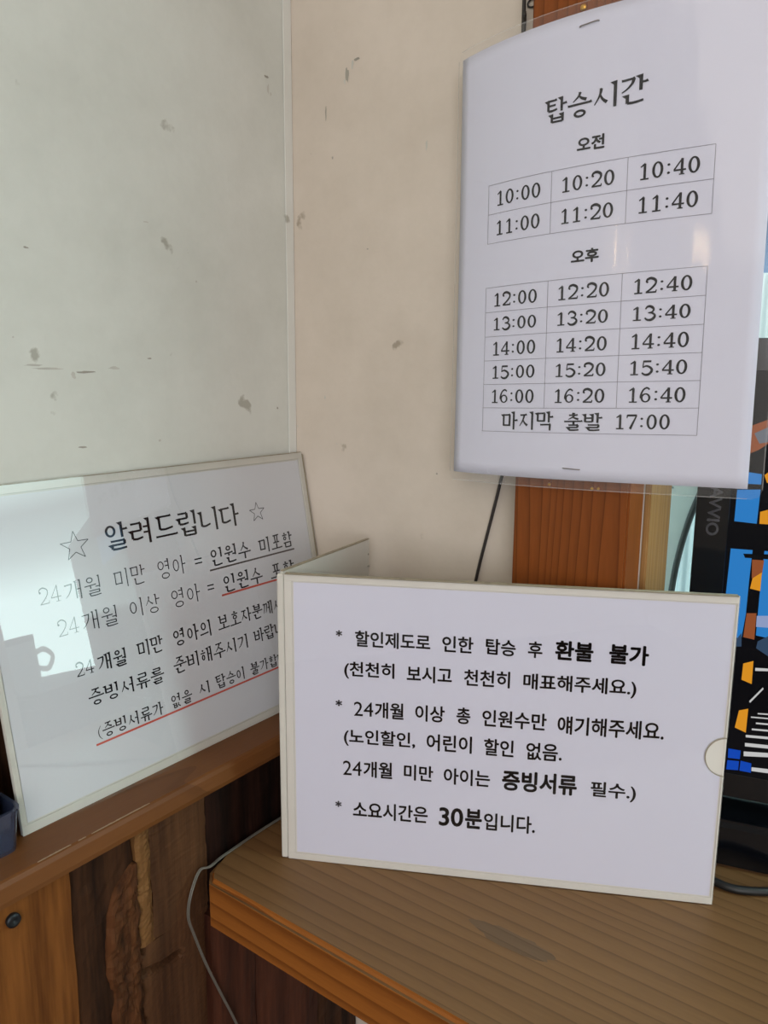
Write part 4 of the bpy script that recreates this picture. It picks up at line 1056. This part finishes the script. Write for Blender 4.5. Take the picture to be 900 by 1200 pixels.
for (x, y, z), lab in zip(OLDST, ('short brass nail head in the post below the poster, leftmost of three', 'brass nail head in the post below the poster, middle of three', 'brass nail head in the post below the poster, rightmost of three')):
    pin(x, z - 0.0012, 0.0011, 'nail', lab, 'nail', 'brass nail heads below the poster')

# ------------------------------------------------------------------ cables
def cable(name, P, r, mat, label, n=8):
    o = thing(name, Vector(P[len(P) // 2]), label, 'cable')
    bm = bmesh.new(); tube(bm, [Vector(p) - o.location for p in catmull(P, n)], r, 10)
    obj('sheath', bm, mat, o, smooth=True); return o
P = [W(*p) for p in WALL_CABLE]
P = [W(WALL_CABLE[0][0] + 0.001, 0.538, 0.75)] + P + [W(-0.312, 0.538, -0.24), W(-0.325, 0.537, ZS + 0.004)]
cable('wall_wire', P, 0.0013, M['wire'], 'thin dark wire running down the cream wall behind the poster')
bm = bmesh.new(); tube(bm, catmull([W(HOOK[0] + 0.0035 * math.cos(a), YB - 0.0012, HOOK[2] + 0.0026 * math.sin(a)) for a in [2 * math.pi * i / 10 for i in range(11)]], 4), 0.0006, 6)
tag(obj('wire_loop', bm, M['wire'], smooth=True), 'tiny wire loop on the cream wall beside the post top', 'hook')
top = [W(x, y, z + 0.0017) for x, y, z in CORD_TOP]; hang = [W(-0.4145 if z < -0.385 else -0.4175, y, z) for x, y, z in CORD_HANG]
cr = thing('twin_cord', top[-1], 'pale grey twin cord lying along the counter edge and hanging down beside it', 'cord')
for dlt in (Vector((-0.00062, -0.0002, 0)), Vector((0.00062, 0.0002, 0))):
    path = [W(-0.409, 0.50, ZS + 0.0017)] + top + [W(-0.4165, 0.3385, ZS + 0.0006)] + [W(-0.4135 + (0.002 if q.z < CZ - 0.43 else 0), q.y, q.z - CZ) for q in hang[1:]] + [W(-0.410, 0.40, -0.62)]
    bm = bmesh.new(); tube(bm, [p + dlt - cr.location for p in catmull(path, 8)], 0.00062, 8)
    obj('strand', bm, M['cord'], cr, smooth=True)
P = [W(x, y, z + 0.0032) for x, y, z in BLACK_CABLE]
P = [W(-0.15, 0.59, ZS + 0.0032)] + P + [W(-0.015, 0.565, ZS + 0.0032), W(0.06, 0.555, ZS + 0.0032), W(0.3, 0.52, ZS + 0.0032), W(0.7, 0.45, ZS + 0.0032)]
cable('power_cable', P, 0.0030, M['black_rubber'], 'black power cable on the counter beside the monitor base')

# ------------------------------------------------------------------ monitor standing in the opening
MX, MY, MZ, MYAW, MLEAN = MON
MWD, MHT = MON_W, MON_H
mon = thing('monitor', W(MX, MY, ZS), 'black monitor showing a blue picture with a striped pole, standing behind the sign', 'monitor')
mu, mn = Vector((math.cos(MYAW), math.sin(MYAW), 0)), Vector((math.sin(MYAW), -math.cos(MYAW), 0))
MS = plane(mu, mn, Vector((0, 0, 1)), Vector((0, 0, MZ - ZS)))
BZ, BB = 0.0229, 0.0193
bent_plate('housing', MS, rect(0, 0, MWD, MHT), -0.040, -0.0016, M['black'], mon, 0.003)
for nm, r in (('bezel_left', rect(0, 0, BZ, MHT)), ('bezel_right', rect(MWD - BZ, 0, MWD, MHT)), ('bezel_bottom', rect(BZ, 0, MWD - BZ, BB)), ('bezel_top', rect(BZ, MHT - BZ, MWD - BZ, MHT))):
    bent_plate('bezel', MS, r, -0.0016, 0.0, M['black_gloss'], mon, 0.0004)
scr = bent_plate('screen', MS, rect(BZ, BB, MWD - BZ, MHT - BZ), -0.0015, -0.0010, M['scr_bgd'], mon, 0)
acc = {}
for col, P in SCREEN:
    P = [(min(max(x, BZ), MWD - BZ), min(max(y, BB), MHT - BZ)) for x, y in P]
    acc.setdefault(col, []).append(P)
# the picture goes on to the right of what the photograph shows
acc.setdefault('blue', []).append(rect(0.085, 0.155, 0.20, 0.235)); acc['blue'].append(rect(0.10, 0.255, 0.45, MHT - BZ - 0.002))
for t in (0.03, 0.045, 0.06): acc['white'].append(rect(0.08, t, 0.22, t + 0.004))
vs, fs, mats, mi = [], [], [], []
for k, (col, polys) in enumerate(acc.items()):
    mats.append(M['scr_' + col])
    for j, P in enumerate(polys):
        b = len(vs); vs += [MS(x, y, -0.00085 + 0.00003 * k + 0.000004 * j) for x, y in P]; fs.append(tuple(range(b, b + len(P)))); mi.append(k)
pic = pyobj('screen_picture', vs, fs, mats, scr)
for p, k in zip(pic.data.polygons, mi): p.material_index = k
vsn, fsn = font_mesh('AVVIO', 0.02)
pyobj('lettering', [MS(0.0076 + 0.0088 * y + 0.0012 * (1 - x), 0.2420 - 0.0370 * x, 0.0003) for x, y in vsn], fsn, M['logo'], mon)
# foot: a low black stand
FT = plane(mu, mn, Vector((0, 0, 1)), Vector((0, 0, 0)))
bm = bmesh.new()
box(bm, (0.012, -0.09, 0.0), (0.52, 0.022, MZ - ZS - 0.010), bev=0.004)
for v in bm.verts: v.co = mu * v.co.x - mn * (v.co.y * -1) * 1 + Vector((0, 0, v.co.z)) if False else mu * v.co.x + mn * v.co.y + Vector((0, 0, v.co.z))
obj('stand_base', bm, M['black_gloss'], mon)
bm = bmesh.new(); box(bm, (0.10, -0.035, MZ - ZS - 0.010), (0.45, -0.006, MZ - ZS), bev=0.001)
for v in bm.verts: v.co = mu * v.co.x + mn * v.co.y + Vector((0, 0, v.co.z))
obj('stand_neck', bm, M['black'], mon)

# ------------------------------------------------------------------ things in the opening behind the monitor
# pale ribbed panel
pn = thing('ribbed_panel', W(-0.10, 0.78, ZS), 'pale cyan ribbed plastic panel standing in the opening behind the monitor', 'panel')
bm = bmesh.new(); nx = 120; lo, hi, lo2, hi2 = [], [], [], []
for i in range(nx + 1):
    x = -0.11 + 0.22 * i / nx; y = 0.0015 * math.sin(i * 0.9)
    lo.append(bm.verts.new((x, y, 0))); hi.append(bm.verts.new((x, y, 0.46)))
    lo2.append(bm.verts.new((x, y + 0.003, 0))); hi2.append(bm.verts.new((x, y + 0.003, 0.46)))
for i in range(nx):
    bm.faces.new((lo[i], lo[i + 1], hi[i + 1], hi[i])); bm.faces.new((lo2[i + 1], lo2[i], hi2[i], hi2[i + 1])); bm.faces.new((hi[i], hi[i + 1], hi2[i + 1], hi2[i]))
    bm.faces.new((lo[i + 1], lo[i], lo2[i], lo2[i + 1]))
bm.faces.new((lo[0], hi[0], hi2[0], lo2[0])); bm.faces.new((hi[-1], lo[-1], lo2[-1], hi2[-1]))
obj('sheet', bm, M['ribbed'], pn)
# curved printed card in front of it with a dark rim
A = [Vector((x, z)) for x, y, z in ARC]
cv = thing('curved_card', W(-0.20, 0.70, ZS), 'pale grey printed card with a dark curved rim beside the monitor', 'card')
arc = [Vector((p.x, 0, p.y)) for p in catmull([(a.x, a.y, 0) for a in A], 6)]
arc = [Vector((arc[0].x + 0.02, 0, arc[0].z + 0.025))] + arc + [Vector((-0.188, 0, -0.30)), Vector((-0.184, 0, ZS))]
bm = bmesh.new()
fr = [bm.verts.new((p.x + 0.20, 0, p.z - ZS)) for p in arc]; bk = [bm.verts.new((p.x + 0.20, 0.003, p.z - ZS)) for p in arc]
fl = [bm.verts.new((-0.10, 0, p.z - ZS)) for p in arc]; bl = [bm.verts.new((-0.10, 0.003, p.z - ZS)) for p in arc]
for i in range(len(arc) - 1):
    bm.faces.new((fl[i], fr[i], fr[i + 1], fl[i + 1])); bm.faces.new((bl[i + 1], bk[i + 1], bk[i], bl[i])); bm.faces.new((fr[i], bk[i], bk[i + 1], fr[i + 1])); bm.faces.new((fl[i + 1], bl[i + 1], bl[i], fl[i]))
bm.faces.new((fl[0], bl[0], bk[0], fr[0])); bm.faces.new((fr[-1], bk[-1], bl[-1], fl[-1]))
obj('card', bm, M['pale_sheet'], cv)
bm = bmesh.new(); tube(bm, [Vector((p.x + 0.20, 0.0, max(0.003, p.z - ZS))) for p in arc], 0.0028, 8)
obj('rim', bm, M['rim'], cv, smooth=True)
bm = bmesh.new(); rnd = random.Random(2)
for r in range(7):
    z = -0.095 - 0.0052 * r - ZS + (0.0 if r < 5 else -0.004); x = -0.222
    while x < -0.186 - 0.0035 * r:
        w = rnd.uniform(0.0015, 0.0035)
        if rnd.random() < (0.8 if r > 4 else 0.55): bm.faces.new([bm.verts.new((x + 0.20 + dx, -0.0004, z + dz + (x + 0.22) * 0.25)) for dx, dz in ((0, 0), (w, 0), (w, 0.0016), (0, 0.0016))])
        x += w + rnd.uniform(0.0008, 0.0018)
obj('print_rows', bm, plain('pale print', srgb(120, 136, 136), 0.7), cv)

# outside the opening: a dark stone parapet with a white pot on it (seen mirrored in the leaning sign's cover)
PZ = -0.268
bx = thing('stone_parapet', W(1.6, 0.86, -1.47), 'low dark stone parapet outside the opening to the right of the monitor', 'parapet')
obj('body', box(bmesh.new(), (-0.80, -0.20, 0), (0.80, 0.24, 1.47 + PZ - 0.03), bev=0.006), M['box'], bx)
obj('coping', box(bmesh.new(), (-0.81, -0.215, 1.47 + PZ - 0.03), (0.81, 0.255, 1.47 + PZ), bev=0.008), M['box'], bx)
mg = thing('white_pot', W(1.385, 0.745, PZ), 'white pot with a ring handle standing on the stone parapet outside', 'pot')
bm = bmesh.new(); R, Hm = 0.118, 0.146
lathe(bm, [(R * 0.88, 0), (R * 0.94, 0.006), (R, 0.03), (R, Hm - 0.002), (R - 0.002, Hm), (R - 0.005, Hm - 0.002), (R - 0.006, 0.012), (0.002, 0.008)], 56)
obj('body', bm, M['mug'], mg, smooth=True)
bm = bmesh.new(); ha = math.radians(107.5)
ring = catmull([(R - 0.003, 0, 0.092), (R + 0.030, 0, 0.096), (R + 0.058, 0, 0.070), (R + 0.034, 0, 0.040), (R - 0.003, 0, 0.046)], 8)
tube(bm, ring, 0.008, 12); bmesh.ops.rotate(bm, verts=bm.verts, matrix=Matrix.Rotation(ha, 3, 'Z'))
obj('handle', bm, M['mug'], mg, smooth=True)
bm = bmesh.new(); lathe(bm, [(R - 0.0005, Hm - 0.018), (R + 0.001, Hm - 0.018), (R + 0.0015, Hm + 0.001), (R - 0.006, Hm + 0.001), (R - 0.0065, Hm - 0.018)], 56)
o = obj('rim', bm, M['mug_in'], mg, smooth=True); o['label'] = 'dark rim of the pot'

# ------------------------------------------------------------------ left end of the ledge
# translucent plastic box with something navy blue in it
tr = thing('plastic_box', W(-0.462, 0.175, ZL), 'small translucent blue plastic box on the ledge left of the leaning sign', 'box')
bm = bmesh.new(); x0, x1, y0, y1, hh, th = -0.024, 0.0215, -0.075, 0.0465, 0.027, 0.0014
def rr(a, b, c, d, r, n=5):
    o = []
    for cx, cy, s in ((c - r, d - r, 0), (a + r, d - r, 1), (a + r, b + r, 2), (c - r, b + r, 3)):
        for i in range(n + 1):
            t = math.pi / 2 * (s + i / n); o.append((cx + r * math.cos(t), cy + r * math.sin(t)))
    return o
outs = [(rr(x0 + 0.002, y0 + 0.002, x1 - 0.002, y1 - 0.002, 0.006), 0.0), (rr(x0, y0, x1, y1, 0.007), hh), (rr(x0 - 0.0012, y0 - 0.0012, x1 + 0.0012, y1 + 0.0012, 0.008), hh), (rr(x0 - 0.0012, y0 - 0.0012, x1 + 0.0012, y1 + 0.0012, 0.008), hh + 0.0015),
        (rr(x0 + th, y0 + th, x1 - th, y1 - th, 0.006), hh + 0.0015), (rr(x0 + 0.0034, y0 + 0.0034, x1 - 0.0034, y1 - 0.0034, 0.005), th)]
rings = [[bm.verts.new((x, y, z)) for x, y in P] for P, z in outs]
for A, B in zip(rings, rings[1:]):
    for k in range(len(A)): bm.faces.new((A[k], A[(k + 1) % len(A)], B[(k + 1) % len(A)], B[k]))
bm.faces.new(rings[0][::-1]); bm.faces.new(rings[-1])
obj('tray', bm, M['tray'], tr)
bm = bmesh.new(); box(bm, (-0.013, -0.055, 0), (0.0125, 0.0385, 0.040), bev=0.004)
tag(obj('navy_block', bm, M['navy'], loc=W(-0.462, 0.175, ZL + 0.0016)), 'navy blue block standing inside the translucent plastic box', 'block')
bm = bmesh.new(); box(bm, (-0.012, -0.055, 0), (0.0, 0.095, 0.150), bev=0.002)
tag(obj('wooden_board', bm, M['board_dark'], loc=W(XL + 0.0125, 0.165, ZL)), 'dark brown board standing on the ledge behind the plastic box', 'board')

# ------------------------------------------------------------------ two small warm lamps added out of view for the streaks in the poster's pouch
M['bulb'] = glow('warm lamp glass', (1.0, 0.70, 0.38, 1), BULB)
for (x, y, z), lab in (((-0.440, -0.75, 0.382), 'small warm lamp added for a pouch streak, close to the left wall'), ((-0.122, -0.75, 0.415), 'small warm lamp added for a pouch streak, farther from the left wall')):
    pl = thing('streak_lamp', W(x, y, z), lab, 'lamp', 'added warm lamps')
    bm = bmesh.new(); lathe(bm, [(0.003, -0.036), (0.009, -0.030), (0.0125, -0.015), (0.0115, 0.005), (0.0085, 0.025), (0.0075, 0.034)], 20)
    obj('bulb', bm, M['bulb'], pl, smooth=True)
    bm = bmesh.new(); lathe(bm, [(0.010, 0.033), (0.012, 0.036), (0.012, 0.07), (0.004, 0.08)], 20); obj('socket', bm, M['black'], pl, smooth=True)
    bm = bmesh.new(); tube(bm, [Vector((0, 0, 0.078)), Vector((0, 0, 1.1995 - z))], 0.002, 8); obj('flex', bm, M['black_rubber'], pl, smooth=True)
